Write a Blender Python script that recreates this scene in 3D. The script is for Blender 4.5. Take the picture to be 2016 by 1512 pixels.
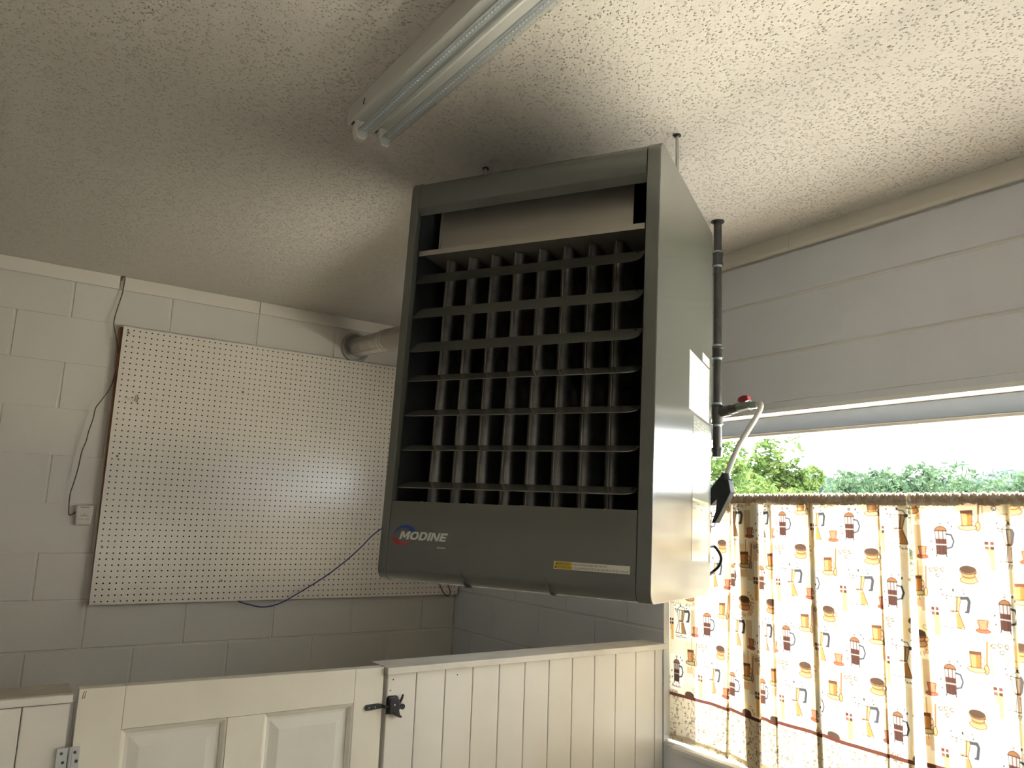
import bpy, bmesh, math, random
import numpy as np
from mathutils import Matrix, Vector, Quaternion

random.seed(7); rng = np.random.default_rng(7)
scene = bpy.context.scene
COL = scene.collection
for o in list(bpy.data.objects): bpy.data.objects.remove(o)

# ------------------------------------------------------------------ camera
CZ = 1.632                       # eye height above the floor
def cam_axes(yaw, pitch, roll):
    f = Vector((math.sin(yaw)*math.cos(pitch), math.cos(yaw)*math.cos(pitch), math.sin(pitch)))
    r = Vector((math.cos(yaw), -math.sin(yaw), 0)); u = r.cross(f)
    return math.cos(roll)*r + math.sin(roll)*u, -math.sin(roll)*r + math.cos(roll)*u, f
cr, cu, cf = cam_axes(math.radians(34.11878), math.radians(9.89972), math.radians(2.01857))
cam_data = bpy.data.cameras.new('camera')
cam_data.sensor_width = 36; cam_data.lens = 1508.916/2016*36
cam_data.clip_start = 0.05; cam_data.clip_end = 500
cam = bpy.data.objects.new('camera', cam_data); COL.objects.link(cam)
cam.matrix_world = Matrix(((cr.x, cu.x, -cf.x, 0), (cr.y, cu.y, -cf.y, 0), (cr.z, cu.z, -cf.z, CZ), (0, 0, 0, 1)))
scene.camera = cam

# ------------------------------------------------------------------ light
world = bpy.data.worlds.new('hazy_sky'); scene.world = world; world.use_nodes = True
bg = world.node_tree.nodes['Background']
bg.inputs['Color'].default_value = (0.92, 0.965, 1.0, 1); bg.inputs['Strength'].default_value = 2.5
sun_data = bpy.data.lights.new('sun', 'SUN'); sun_data.energy = 24.0; sun_data.angle = math.radians(0.6)
sun_data.color = (1.0, 0.965, 0.92)
sun = bpy.data.objects.new('sun', sun_data); COL.objects.link(sun)
SAZ, SEL = math.radians(37), math.radians(52)
sdir = Vector((math.cos(SAZ)*math.cos(SEL), math.sin(SAZ)*math.cos(SEL), math.sin(SEL)))   # towards the sun
sun.rotation_euler = sdir.to_track_quat('Z', 'Y').to_euler()
vs = scene.view_settings
vs.view_transform = 'Standard'; vs.look = 'None'; vs.gamma = 1.0; vs.use_curve_mapping = False
vs.exposure = 2.8
scene.cycles.use_denoising = True
scene.cycles.use_adaptive_sampling = True; scene.cycles.adaptive_threshold = 0.085; scene.cycles.adaptive_min_samples = 32
scene.cycles.use_guiding = True; scene.cycles.guiding_training_samples = 64
scene.cycles.max_bounces = 6; scene.cycles.diffuse_bounces = 4; scene.cycles.glossy_bounces = 3
scene.cycles.transparent_max_bounces = 10; scene.cycles.sample_clamp_indirect = 1.6
scene.cycles.caustics_reflective = False; scene.cycles.caustics_refractive = False

# ------------------------------------------------------------------ materials
def mat(name, color=(0.5, 0.5, 0.5), rough=0.5, metal=0.0, spec=0.5, bump=None, vary=None, coat=0.0):
    """bump = (scale, strength, distance, kind); vary = (scale, other colour, low, high)"""
    m = bpy.data.materials.new(name); m.use_nodes = True
    nt = m.node_tree; b = nt.nodes['Principled BSDF']
    b.inputs['Base Color'].default_value = (*color, 1)
    b.inputs['Roughness'].default_value = rough; b.inputs['Metallic'].default_value = metal
    b.inputs['Specular IOR Level'].default_value = spec
    b.inputs['Coat Weight'].default_value = coat
    b.inputs['Coat Roughness'].default_value = 0.06
    tc = nt.nodes.new('ShaderNodeTexCoord')
    if vary:
        n = nt.nodes.new('ShaderNodeTexNoise'); n.inputs['Scale'].default_value = vary[0]; n.inputs['Detail'].default_value = 5
        nt.links.new(tc.outputs['Object'], n.inputs['Vector'])
        r = nt.nodes.new('ShaderNodeValToRGB')
        r.color_ramp.elements[0].position = vary[2]; r.color_ramp.elements[1].position = vary[3]
        r.color_ramp.elements[0].color = (*color, 1); r.color_ramp.elements[1].color = (*vary[1], 1)
        nt.links.new(n.outputs['Fac'], r.inputs['Fac']); nt.links.new(r.outputs['Color'], b.inputs['Base Color'])
    if bump:
        bn = nt.nodes.new('ShaderNodeBump'); bn.inputs['Strength'].default_value = bump[1]; bn.inputs['Distance'].default_value = bump[2]
        kind = bump[3] if len(bump) > 3 else 'noise'
        if kind == 'noise':
            n = nt.nodes.new('ShaderNodeTexNoise'); n.inputs['Scale'].default_value = bump[0]; n.inputs['Detail'].default_value = 4
            nt.links.new(tc.outputs['Object'], n.inputs['Vector']); nt.links.new(n.outputs['Fac'], bn.inputs['Height'])
        elif kind == 'popcorn':          # isolated blobs of sprayed texture over a fine grain
            v = nt.nodes.new('ShaderNodeTexVoronoi'); v.inputs['Scale'].default_value = bump[0]
            wv = nt.nodes.new('ShaderNodeTexNoise'); wv.inputs['Scale'].default_value = bump[0]*0.6
            mp = nt.nodes.new('ShaderNodeVectorMath'); mp.operation = 'MULTIPLY_ADD'; mp.inputs[1].default_value = (.010, .010, .010)
            nt.links.new(tc.outputs['Object'], wv.inputs['Vector']); nt.links.new(wv.outputs['Color'], mp.inputs[0]); nt.links.new(tc.outputs['Object'], mp.inputs[2])
            nt.links.new(mp.outputs['Vector'], v.inputs['Vector'])
            r = nt.nodes.new('ShaderNodeMapRange'); r.interpolation_type = 'SMOOTHSTEP'
            r.inputs['From Min'].default_value = 0.36; r.inputs['From Max'].default_value = 0.10
            nt.links.new(v.outputs['Distance'], r.inputs['Value'])
            sp = nt.nodes.new('ShaderNodeSeparateColor'); nt.links.new(v.outputs['Color'], sp.inputs['Color'])
            mu = nt.nodes.new('ShaderNodeMath'); mu.operation = 'MULTIPLY'
            nt.links.new(r.outputs['Result'], mu.inputs[0]); nt.links.new(sp.outputs['Red'], mu.inputs[1])
            n = nt.nodes.new('ShaderNodeTexNoise'); n.inputs['Scale'].default_value = bump[0]*1.1; n.inputs['Detail'].default_value = 2
            nt.links.new(tc.outputs['Object'], n.inputs['Vector'])
            ad = nt.nodes.new('ShaderNodeMath'); ad.operation = 'MULTIPLY_ADD'; ad.inputs[1].default_value = 0.10
            nt.links.new(n.outputs['Fac'], ad.inputs[0]); nt.links.new(mu.outputs[0], ad.inputs[2]); nt.links.new(ad.outputs[0], bn.inputs['Height'])
        elif kind == 'brushed':
            mp = nt.nodes.new('ShaderNodeMapping'); mp.inputs['Scale'].default_value = (1, 1, 0.05)
            n = nt.nodes.new('ShaderNodeTexNoise'); n.inputs['Scale'].default_value = bump[0]
            nt.links.new(tc.outputs['Object'], mp.inputs['Vector']); nt.links.new(mp.outputs['Vector'], n.inputs['Vector'])
            nt.links.new(n.outputs['Fac'], bn.inputs['Height'])
        nt.links.new(bn.outputs['Normal'], b.inputs['Normal'])
    return m

M = {}
M['block'] = mat('painted_block', (0.74, 0.705, 0.655), 0.55, bump=(240, 0.30, 0.003), vary=(2.2, (0.70, 0.675, 0.635), 0.35, 0.7))
M['block_glare'] = mat('painted_block_glare', (0.745, 0.765, 0.825), 0.55, bump=(240, 0.30, 0.003), vary=(2.2, (0.71, 0.73, 0.79), 0.35, 0.7))  # same white paint; the blue tint stands in for window glare
M['mortar'] = mat('painted_mortar', (0.75, 0.715, 0.665), 0.6, bump=(150, 0.4, 0.004))
M['room'] = mat('painted_plain_wall', (0.66, 0.64, 0.60), 0.6)
M['ceiling'] = mat('popcorn_ceiling', (0.78, 0.73, 0.66), 0.9, spec=0.1, bump=(124, 1.0, 0.0085, 'popcorn'))
M['floor'] = mat('concrete_floor', (0.50, 0.475, 0.44), 0.6, vary=(3, (0.44, 0.42, 0.39), 0.4, 0.6))
M['trim'] = mat('painted_trim', (0.79, 0.745, 0.67), 0.5, bump=(40, 0.1, 0.002))
M['heater'] = mat('grey_green_enamel', (0.100, 0.106, 0.094), 0.17, spec=1.0)
M['dark'] = mat('dark_cavity_steel', (0.035, 0.04, 0.045), 0.45, metal=0.3)
M['tube_steel'] = mat('aluminised_steel', (0.20, 0.20, 0.195), 0.38, metal=0.75, vary=(30, (0.14, 0.14, 0.135), 0.4, 0.7))
M['galv_dull'] = mat('dull_galvanised', (0.42, 0.39, 0.34), 0.42, metal=0.55)
M['galv'] = mat('galvanised_steel', (0.68, 0.65, 0.60), 0.28, metal=0.6, vary=(25, (0.56, 0.53, 0.49), 0.4, 0.65))
M['zinc_dark'] = mat('dark_zinc', (0.22, 0.23, 0.235), 0.45, metal=0.3)
M['zinc'] = mat('zinc_plate', (0.5, 0.52, 0.54), 0.35, metal=0.8)
M['iron'] = mat('black_iron', (0.075, 0.075, 0.08), 0.4, metal=0.4, vary=(40, (0.10, 0.095, 0.095), 0.4, 0.7))
M['dope'] = mat('pipe_dope', (0.35, 0.48, 0.48), 0.6)
M['brass'] = mat('grey_brass', (0.22, 0.25, 0.24), 0.4, metal=0.5)
M['flex'] = mat('grey_flex_coating', (0.50, 0.50, 0.47), 0.35)
M['red'] = mat('red_handle', (0.30, 0.03, 0.05), 0.4)
M['black'] = mat('black_plastic', (0.02, 0.022, 0.027), 0.4)
M['black_metal'] = mat('black_powder_coat', (0.018, 0.02, 0.026), 0.45)
M['white_enamel'] = mat('white_enamel', (0.78, 0.77, 0.72), 0.25)
M['socket'] = mat('white_plastic', (0.74, 0.72, 0.66), 0.4)
M['ledboard'] = mat('led_board', (0.55, 0.58, 0.60), 0.4)
M['led'] = mat('led_chip', (0.85, 0.85, 0.8), 0.4)
M['peg'] = mat('white_hardboard', (0.86, 0.80, 0.715), 0.22, spec=0.55, bump=(9, 0.06, 0.004))
M['pine'] = mat('bare_pine', (0.36, 0.16, 0.075), 0.6, vary=(14, (0.25, 0.10, 0.05), 0.35, 0.7))
M['hole'] = mat('shaded_bore', (0.05, 0.032, 0.022), 0.8)  # bores coloured dark to carry the shade inside the holes
M['peg_edge'] = mat('hardboard_edge', (0.22, 0.13, 0.08), 0.7)
M['steel'] = mat('bright_steel', (0.55, 0.55, 0.53), 0.3, metal=0.9)
M['wire'] = mat('brown_wire', (0.10, 0.055, 0.034), 0.5)
M['thermo'] = mat('cream_plastic', (0.68, 0.65, 0.58), 0.35)
M['print'] = mat('dark_print', (0.08, 0.075, 0.07), 0.6)
M['blue'] = mat('blue_cable', (0.035, 0.07, 0.24), 0.4)
M['board'] = mat('painted_boards', (0.82, 0.80, 0.765), 0.42, bump=(30, 0.08, 0.002), vary=(3.5, (0.78, 0.755, 0.71), 0.4, 0.65))
M['doorpaint'] = mat('brushed_door_paint', (0.84, 0.81, 0.73), 0.4, bump=(60, 0.15, 0.002, 'brushed'), vary=(4, (0.80, 0.765, 0.675), 0.45, 0.65))
M['doorpanel'] = mat('brushed_panel_paint', (0.78, 0.77, 0.72), 0.38, bump=(60, 0.15, 0.002, 'brushed'), vary=(4, (0.73, 0.72, 0.67), 0.45, 0.65))
M['capwood'] = mat('worn_cap_paint', (0.55, 0.50, 0.43), 0.55, vary=(9, (0.45, 0.40, 0.33), 0.4, 0.65))
M['capwhite'] = mat('white_cap_paint', (0.72, 0.69, 0.64), 0.45, vary=(12, (0.64, 0.61, 0.56), 0.4, 0.65))
M['frame'] = mat('glare_lifted_aluminium', (0.30, 0.34, 0.40), 0.4, metal=0.3)  # dark frame lightened to blue-grey, window glare put into the colour
M['whiteframe'] = mat('white_reveal_paint', (0.80, 0.80, 0.78), 0.5, bump=(60, 0.25, 0.003))
M['label'] = mat('paper_label', (0.72, 0.69, 0.62), 0.5)
M['film'] = mat('silver_film_label', (0.36, 0.37, 0.34), 0.12, spec=0.6)
M['greyprint'] = mat('grey_print', (0.42, 0.40, 0.37), 0.5)
M['yellow'] = mat('yellow_label', (0.62, 0.44, 0.03), 0.5)
M['logo_white'] = mat('logo_white', (0.62, 0.63, 0.58), 0.4)
M['logo_red'] = mat('logo_red', (0.40, 0.025, 0.03), 0.4)
M['logo_blue'] = mat('logo_blue', (0.01, 0.05, 0.28), 0.4)
M['rod'] = mat('white_curtain_rod', (0.6, 0.58, 0.52), 0.4)
M['dim_ground'] = mat('dim_ground_grey', (0.20, 0.195, 0.185), 0.9, vary=(2, (0.24, 0.235, 0.22), 0.35, 0.7))
M['ground'] = mat('bounce_field', (0.50, 0.475, 0.40), 0.9, vary=(0.3, (0.58, 0.55, 0.48), 0.35, 0.7))
M['bark'] = mat('bark', (0.10, 0.075, 0.05), 0.9)

def glass_mat(name, tint, gloss):
    m = bpy.data.materials.new(name); m.use_nodes = True; nt = m.node_tree
    nt.nodes.remove(nt.nodes['Principled BSDF']); out = nt.nodes['Material Output']
    t = nt.nodes.new('ShaderNodeBsdfTransparent'); t.inputs['Color'].default_value = (*tint, 1)
    g = nt.nodes.new('ShaderNodeBsdfGlossy'); g.inputs['Roughness'].default_value = 0.03
    lw = nt.nodes.new('ShaderNodeLayerWeight'); pw = nt.nodes.new('ShaderNodeMath'); pw.operation = 'POWER'; pw.inputs[1].default_value = 5
    fr = nt.nodes.new('ShaderNodeMath'); fr.operation = 'MULTIPLY_ADD'; fr.inputs[1].default_value = 0.8; fr.inputs[2].default_value = gloss
    nt.links.new(lw.outputs['Facing'], pw.inputs[0]); nt.links.new(pw.outputs[0], fr.inputs[0])
    mx = nt.nodes.new('ShaderNodeMixShader')
    nt.links.new(fr.outputs[0], mx.inputs['Fac']); nt.links.new(t.outputs[0], mx.inputs[1]); nt.links.new(g.outputs[0], mx.inputs[2])
    nt.links.new(mx.outputs[0], out.inputs['Surface']); return m
M['glass'] = glass_mat('window_glass', (0.97, 0.985, 0.98), 0.03)
M['tubeglass'] = glass_mat('clear_lamp_tube', (0.93, 0.95, 0.96), 0.03)

def cloth_mat(name, attr, trans, color=None):
    m = bpy.data.materials.new(name); m.use_nodes = True; nt = m.node_tree
    nt.nodes.remove(nt.nodes['Principled BSDF']); out = nt.nodes['Material Output']
    d = nt.nodes.new('ShaderNodeBsdfDiffuse'); t = nt.nodes.new('ShaderNodeBsdfTranslucent')
    mx = nt.nodes.new('ShaderNodeMixShader'); mx.inputs['Fac'].default_value = trans
    if attr:
        a = nt.nodes.new('ShaderNodeVertexColor'); a.layer_name = attr
        nt.links.new(a.outputs['Color'], d.inputs['Color']); nt.links.new(a.outputs['Color'], t.inputs['Color'])
    else:
        n = nt.nodes.new('ShaderNodeTexNoise'); n.inputs['Scale'].default_value = 60; tc = nt.nodes.new('ShaderNodeTexCoord')
        nt.links.new(tc.outputs['Object'], n.inputs['Vector'])
        r = nt.nodes.new('ShaderNodeValToRGB'); r.color_ramp.elements[0].position = 0.4; r.color_ramp.elements[1].position = 0.62
        r.color_ramp.elements[0].color = (*color[0], 1); r.color_ramp.elements[1].color = (*color[1], 1)
        nt.links.new(n.outputs['Fac'], r.inputs['Fac'])
        nt.links.new(r.outputs['Color'], d.inputs['Color']); nt.links.new(r.outputs['Color'], t.inputs['Color'])
    nt.links.new(d.outputs[0], mx.inputs[1]); nt.links.new(t.outputs[0], mx.inputs[2])
    nt.links.new(mx.outputs[0], out.inputs['Surface']); return m
M['cloth'] = cloth_mat('printed_cotton', 'print', 0.105)
M['gather'] = cloth_mat('shaded_gathers', None, 0.03, ((0.36, 0.27, 0.19), (0.46, 0.40, 0.33)))  # brown colour carries the shade of the layered gathers
M['hem'] = cloth_mat('hem_cotton', None, 0.12, ((0.60, 0.50, 0.38), (0.72, 0.66, 0.56)))

def leaf_mat(name, c1, c2):
    m = cloth_mat(name, None, 0.45, (c1, c2))
    for n in m.node_tree.nodes:
        if n.type == 'TEX_NOISE': n.inputs['Scale'].default_value = 2.0
    return m
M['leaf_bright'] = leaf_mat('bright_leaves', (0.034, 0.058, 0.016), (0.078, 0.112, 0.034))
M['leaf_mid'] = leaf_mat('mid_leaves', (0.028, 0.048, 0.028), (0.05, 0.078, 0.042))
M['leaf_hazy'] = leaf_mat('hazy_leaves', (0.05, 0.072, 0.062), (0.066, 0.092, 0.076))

# ------------------------------------------------------------------ geometry helpers
class MB:
    """collects vertices and faces of one mesh"""
    def __init__(s): s.v = []; s.f = []; s.smooth = False
    def add(s, verts, faces):
        n = len(s.v); s.v += [tuple(q) for q in verts]; s.f += [tuple(i+n for i in f) for f in faces]; return s
    def box(s, a, b):
        (x0, y0, z0), (x1, y1, z1) = a, b
        return s.add([(x0,y0,z0),(x1,y0,z0),(x1,y1,z0),(x0,y1,z0),(x0,y0,z1),(x1,y0,z1),(x1,y1,z1),(x0,y1,z1)],
                     [(0,3,2,1),(4,5,6,7),(0,1,5,4),(1,2,6,5),(2,3,7,6),(3,0,4,7)])
    def prism(s, poly, axis, lo, hi):
        """extrude polygon (list of 2-tuples) along axis 0/1/2 from lo to hi"""
        def put(p, h):
            if axis == 0: return (h, p[0], p[1])
            if axis == 1: return (p[0], h, p[1])
            return (p[0], p[1], h)
        n = len(poly)
        v = [put(q, lo) for q in poly] + [put(q, hi) for q in poly]
        f = [tuple(range(n))[::-1], tuple(range(n, 2*n))] + [(i, (i+1) % n, n+(i+1) % n, n+i) for i in range(n)]
        return s.add(v, f)
    def tube(s, pts, rad, seg=10, cap=True):
        pts = [Vector(q) for q in pts]; n = len(pts)
        rads = rad if isinstance(rad, (list, tuple)) else [rad]*n
        V = []; prev = None
        for i, q in enumerate(pts):
            t = (pts[min(i+1, n-1)] - pts[max(i-1, 0)]).normalized()
            if prev is None:
                a = t.cross(Vector((0, 0, 1)))
                if a.length < 1e-3: a = t.cross(Vector((1, 0, 0)))
                a.normalize()
            else:
                a = (prev - t*prev.dot(t)).normalized()
            prev = a; b = t.cross(a)
            for k in range(seg):
                an = 2*math.pi*k/seg; V.append(q + (a*math.cos(an) + b*math.sin(an))*rads[i])
        F = []
        for i in range(n-1):
            for k in range(seg):
                F.append((i*seg+k, i*seg+(k+1) % seg, (i+1)*seg+(k+1) % seg, (i+1)*seg+k))
        if cap: F += [tuple(range(seg))[::-1], tuple(range((n-1)*seg, n*seg))]
        s.smooth = True
        return s.add(V, F)
    def disc(s, c, normal, r, h, seg=14):
        c = Vector(c); n = Vector(normal).normalized()
        return s.tube([c, c+n*h], r, seg)
    def build(s, name, m, parent=None, bevel=0.0, smooth=None):
        me = bpy.data.meshes.new(name); me.from_pydata(s.v, [], s.f)
        if bevel:
            bm = bmesh.new(); bm.from_mesh(me)
            bmesh.ops.recalc_face_normals(bm, faces=bm.faces)
            bmesh.ops.bevel(bm, geom=[e for e in bm.edges if len(e.link_faces) == 2 and e.calc_face_angle(0) > 0.6], offset=bevel, segments=2, affect='EDGES', profile=0.5)
            bm.to_mesh(me); bm.free()
        else:
            bm = bmesh.new(); bm.from_mesh(me); bmesh.ops.recalc_face_normals(bm, faces=bm.faces); bm.to_mesh(me); bm.free()
        me.materials.append(M[m] if isinstance(m, str) else m)
        if s.smooth if smooth is None else smooth:
            me.polygons.foreach_set('use_smooth', [True]*len(me.polygons))
            me.set_sharp_from_angle(angle=math.radians(40))
        return link(name, me, parent)
def link(name, me, parent=None):
    o = bpy.data.objects.new(name, me); COL.objects.link(o)
    if parent is not None: o.parent = parent
    return o
def tag(o, label=None, cat=None, group=None, kind=None):
    if label: o['label'] = label
    if cat: o['category'] = cat
    if group: o['group'] = group
    if kind: o['kind'] = kind
    return o
def empty(name, loc, label=None, cat=None, group=None, kind=None, rot=None):
    o = bpy.data.objects.new(name, None); COL.objects.link(o); o.empty_display_size = 0.1
    o.location = loc
    if rot is not None: o.rotation_euler = rot
    return tag(o, label, cat, group, kind)
def smooth_path(pts, sub=6):
    P = [Vector(q) for q in pts]; out = []
    for i in range(len(P)-1):
        a = P[max(i-1, 0)]; b = P[i]; c = P[i+1]; d = P[min(i+2, len(P)-1)]
        for k in range(sub):
            t = k/sub
            out.append(0.5*((2*b) + (c-a)*t + (2*a-5*b+4*c-d)*t*t + (3*b-a-3*c+d)*t**3))
    out.append(P[-1]); return out
def text_mesh(name, body, size, m, parent, matrix, shear=0.0, bold=0.0, align='LEFT', width=None, extrude=0.0):
    cu_ = bpy.data.curves.new(name, 'FONT'); cu_.body = body; cu_.size = size; cu_.shear = shear; cu_.offset = bold
    cu_.align_x = align; cu_.extrude = extrude; cu_.resolution_u = 3
    t = bpy.data.objects.new(name+'_curve', cu_); COL.objects.link(t)
    dg = bpy.context.evaluated_depsgraph_get(); me = bpy.data.meshes.new_from_object(t.evaluated_get(dg))
    bpy.data.objects.remove(t); bpy.data.curves.remove(cu_)
    me.name = name
    if width and len(me.vertices):
        co = np.empty(len(me.vertices)*3); me.vertices.foreach_get('co', co); co = co.reshape(-1, 3)
        co[:, 0] = (co[:, 0]-co[:, 0].min())*width/(co[:, 0].max()-co[:, 0].min())
        me.vertices.foreach_set('co', co.ravel())
    me.materials.clear(); me.materials.append(M[m]); me.transform(matrix)
    return link(name, me, parent)

# ------------------------------------------------------------------ the room
XW, YW = 2.261, 3.834                     # window wall plane, pegboard wall plane
ZC = CZ + 1.031                           # ceiling
Z1 = CZ + 1.010; ZT = CZ + 0.967          # block module origin, underside of the top trim
H, B = 0.2032, 0.4064
XL, YB = -3.0, -6.5                       # walls behind the camera
WY0, WY1 = -0.62, 2.222                   # window opening
WZ1 = Z1 - 3*H                            # lintel
WZ0 = Z1 - 9*H                            # sill
OUT = 0.20

tag(MB().box((XL-.2, YB-.2, ZC), (XW+OUT, YW+.2, ZC+.15)).build('ceiling', 'ceiling'), 'textured off-white popcorn ceiling', kind='structure')
tag(MB().box((XL-.2, YB-.2, -.1), (XW+OUT, YW+.2, 0)).build('floor', 'floor'), 'grey concrete floor', kind='structure')
tag(MB().box((XL-.2, YB, 0), (XL, YW, ZC)).build('wall_back', 'room'), 'plain painted wall behind the camera', kind='structure')
tag(MB().box((XL-.2, YB-.2, 0), (XW+OUT, YB, ZC)).build('wall_near', 'room'), 'plain painted wall opposite the pegboard', kind='structure')
wall_a = tag(MB().box((XL-.2, YW+.0045, 0), (XW+OUT, YW+.2, ZC)).build('wall_left', 'mortar'), 'white painted concrete block wall behind the pegboard', kind='structure')
mb = MB()
xa, xb = XW+.0045, XW+OUT
mb.box((xa, WY1, 0), (xb, YW+.0045, ZC)); VY0, VY1 = -5.5, -4.0                    # second window further along the same wall
mb.box((xa, VY1, 0), (xb, WY0, ZC)); mb.box((xa, YB, 0), (xb, VY0, ZC))
for q0, q1 in ((WY0, WY1), (VY0, VY1)): mb.box((xa, q0, WZ1), (xb, q1, ZC)); mb.box((xa, q0, 0), (xb, q1, WZ0))
wall_b = tag(mb.build('wall_right', 'mortar'), 'white painted concrete block wall with the window', kind='structure')

block_meshes = {}
def block_mesh(w, h, iu, iz):
    key = (round(w, 4), round(h, 4), iu, iz)
    if key not in block_meshes:
        d = 0.0045
        v = [(0,0,0),(w,0,0),(w,0,h),(0,0,h),(iu,-d,iz),(w-iu,-d,iz),(w-iu,-d,h-iz),(iu,-d,h-iz)]
        me = bpy.data.meshes.new('block'); me.from_pydata(v, [], [(4,5,6,7),(0,1,5,4),(1,2,6,5),(2,3,7,6),(3,0,4,7)])
        me.materials.append(M['block_glare' if iu < .001 else 'block']); block_meshes[key] = me
    return block_meshes[key]
def add_block(parent, on_b, u0, u1, z0, z1, k):
    # joints filled with paint to a different degree: (upright gap, upright edge), (bed gap, bed edge)
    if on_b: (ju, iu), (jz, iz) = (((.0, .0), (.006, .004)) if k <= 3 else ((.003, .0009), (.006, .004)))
    else: (ju, iu), (jz, iz) = (((.007, .004), (.0003, .0003)) if k <= 6 else ((.007, .004), (.006, .004)))
    w, h = u1-u0-ju, z1-z0-jz
    if w < 0.02 or h < 0.02: return
    o = link('block', block_mesh(w, h, iu, iz), parent)
    if on_b: o.location = (XW+.0045, u1-ju/2, z0+jz/2); o.rotation_euler = (0, 0, -math.pi/2)
    else: o.location = (u0+ju/2, YW+.0045, z0+jz/2)
def course(k): return (Z1-k*H, ZT if k == 1 else Z1-(k-1)*H)
for k in range(1, 14):
    z0, z1 = course(k); z0 = max(z0, 0)
    # pegboard wall, joints at 0.428 + n*B on even courses
    j = 0.428 + (0 if k % 2 == 0 else B/2) - 3*B
    while j < XW:
        u0, u1 = max(j, -1.0), min(j+B, XW)
        if u1-u0 > .03: add_block(wall_a, False, u0, u1, z0, z1, k)
        j += B
    # window wall, joints at 2.429 + n*B on odd courses
    j = 2.429 + (0 if k % 2 == 1 else B/2) + 4*B
    spans = [(-1.3, YW)] if k <= 3 or k > 9 else [(WY1, YW), (-1.3, WY0)]
    while j > -1.4:
        for a, b in spans:
            u0, u1 = max(j-B, a), min(j, b)
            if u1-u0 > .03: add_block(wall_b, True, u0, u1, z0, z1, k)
        j -= B

tr = empty('trim_1', (0, YW, ZT), 'white painted board strip along the ceiling above the pegboard', kind='structure')
for x0, x1 in ((-1.0, 0.403), (0.406, 1.04), (1.043, XW-.012)):
    MB().box((x0, -.010, 0.001), (x1, 0, ZC-ZT)).build('board', 'trim', tr, bevel=.003)
tr = empty('trim_2', (XW, 0, ZT), 'white painted board strip along the ceiling above the window', kind='structure')
for y0, y1 in ((-1.3, 1.599), (1.601, YW)):
    MB().prism([(0, .001), (-.012, .001), (-.016, .012), (-.013, .03), (-.010, ZC-ZT), (0, ZC-ZT)], 1, y0, y1).build('board', 'trim', tr)

# ------------------------------------------------------------------ window
FX0, FX1 = XW+.105, XW+.15
def make_window(name, y0, y1, label, mullions):
    win = empty(name, (XW, y1, WZ0), label, kind='structure')
    off = Vector((XW, y1, WZ0))
    def wbox(a, b, name, m, bevel=0.0):       # world-space box parented to the window
        return MB().box(Vector(a)-off, Vector(b)-off).build(name, m, win, bevel=bevel)
    wbox((FX0, y0, WZ1-.060), (FX1, y1, WZ1), 'head_frame', 'frame', .003)
    wbox((FX0-.012, y0, WZ1-.072), (FX1, y1, WZ1-.060), 'glazing_bead', 'galv_dull', .003)
    wbox((FX0, y1-.045, WZ0), (FX1, y1, WZ1-.06), 'side_frame', 'frame', .003)
    wbox((FX0, y0, WZ0), (FX1, y0+.045, WZ1-.06), 'side_frame', 'frame', .003)
    wbox((FX0, y0+.045, WZ0), (FX1, y1-.045, WZ0+.055), 'bottom_frame', 'frame', .003)
    ed = [y0+.03] + [q for m_ in mullions for q in (m_-.01, m_+.01)] + [y1-.03]
    for m_ in mullions: wbox((FX0, m_-.025, WZ0+.055), (FX1, m_+.025, WZ1-.06), 'mullion', 'frame', .003)
    for a_, b_ in zip(ed[::2], ed[1::2]): wbox((FX0+.018, a_, WZ0+.04), (FX0+.024, b_, WZ1-.05), 'pane', 'glass')
    return win, wbox
make_window('window_2', VY0, VY1, 'wide dark-framed window further along the wall, out of view', [-4.75])
win, wbox = make_window('window_1', WY0, WY1, 'wide dark-framed window above the café curtains', [0.325])
wbox((XW+.0005, WY1-.0015, WZ0), (FX0, WY1+.004, WZ1), 'reveal_lining', 'whiteframe')
# painted steel lintel edge over the opening and the painted sill
off = Vector((XW, WY1, WZ0))
MB().prism([(0.004, WZ1-WZ0+.010), (-.006, WZ1-WZ0+.008), (-.010, WZ1-WZ0-.006), (0.004, WZ1-WZ0-.012), (.02, WZ1-WZ0-.006)], 1, WY0-WY1, 0.0).build('lintel_edge', 'whiteframe', win)
MB().prism([(0.01, WZ1-WZ0+.040), (-.003, WZ1-WZ0+.034), (0.01, WZ1-WZ0+.028)], 1, WY0-WY1, 0.02).build('caulk_line', 'whiteframe', win)
MB().prism([(FX0-XW, 0.0), (-.016, 0.002), (-.020, -.006), (-.016, -.020), (.005, -.024), (.005, -.002)], 1, WY0-WY1-.02, -.06).build('sill', 'whiteframe', win)

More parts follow.
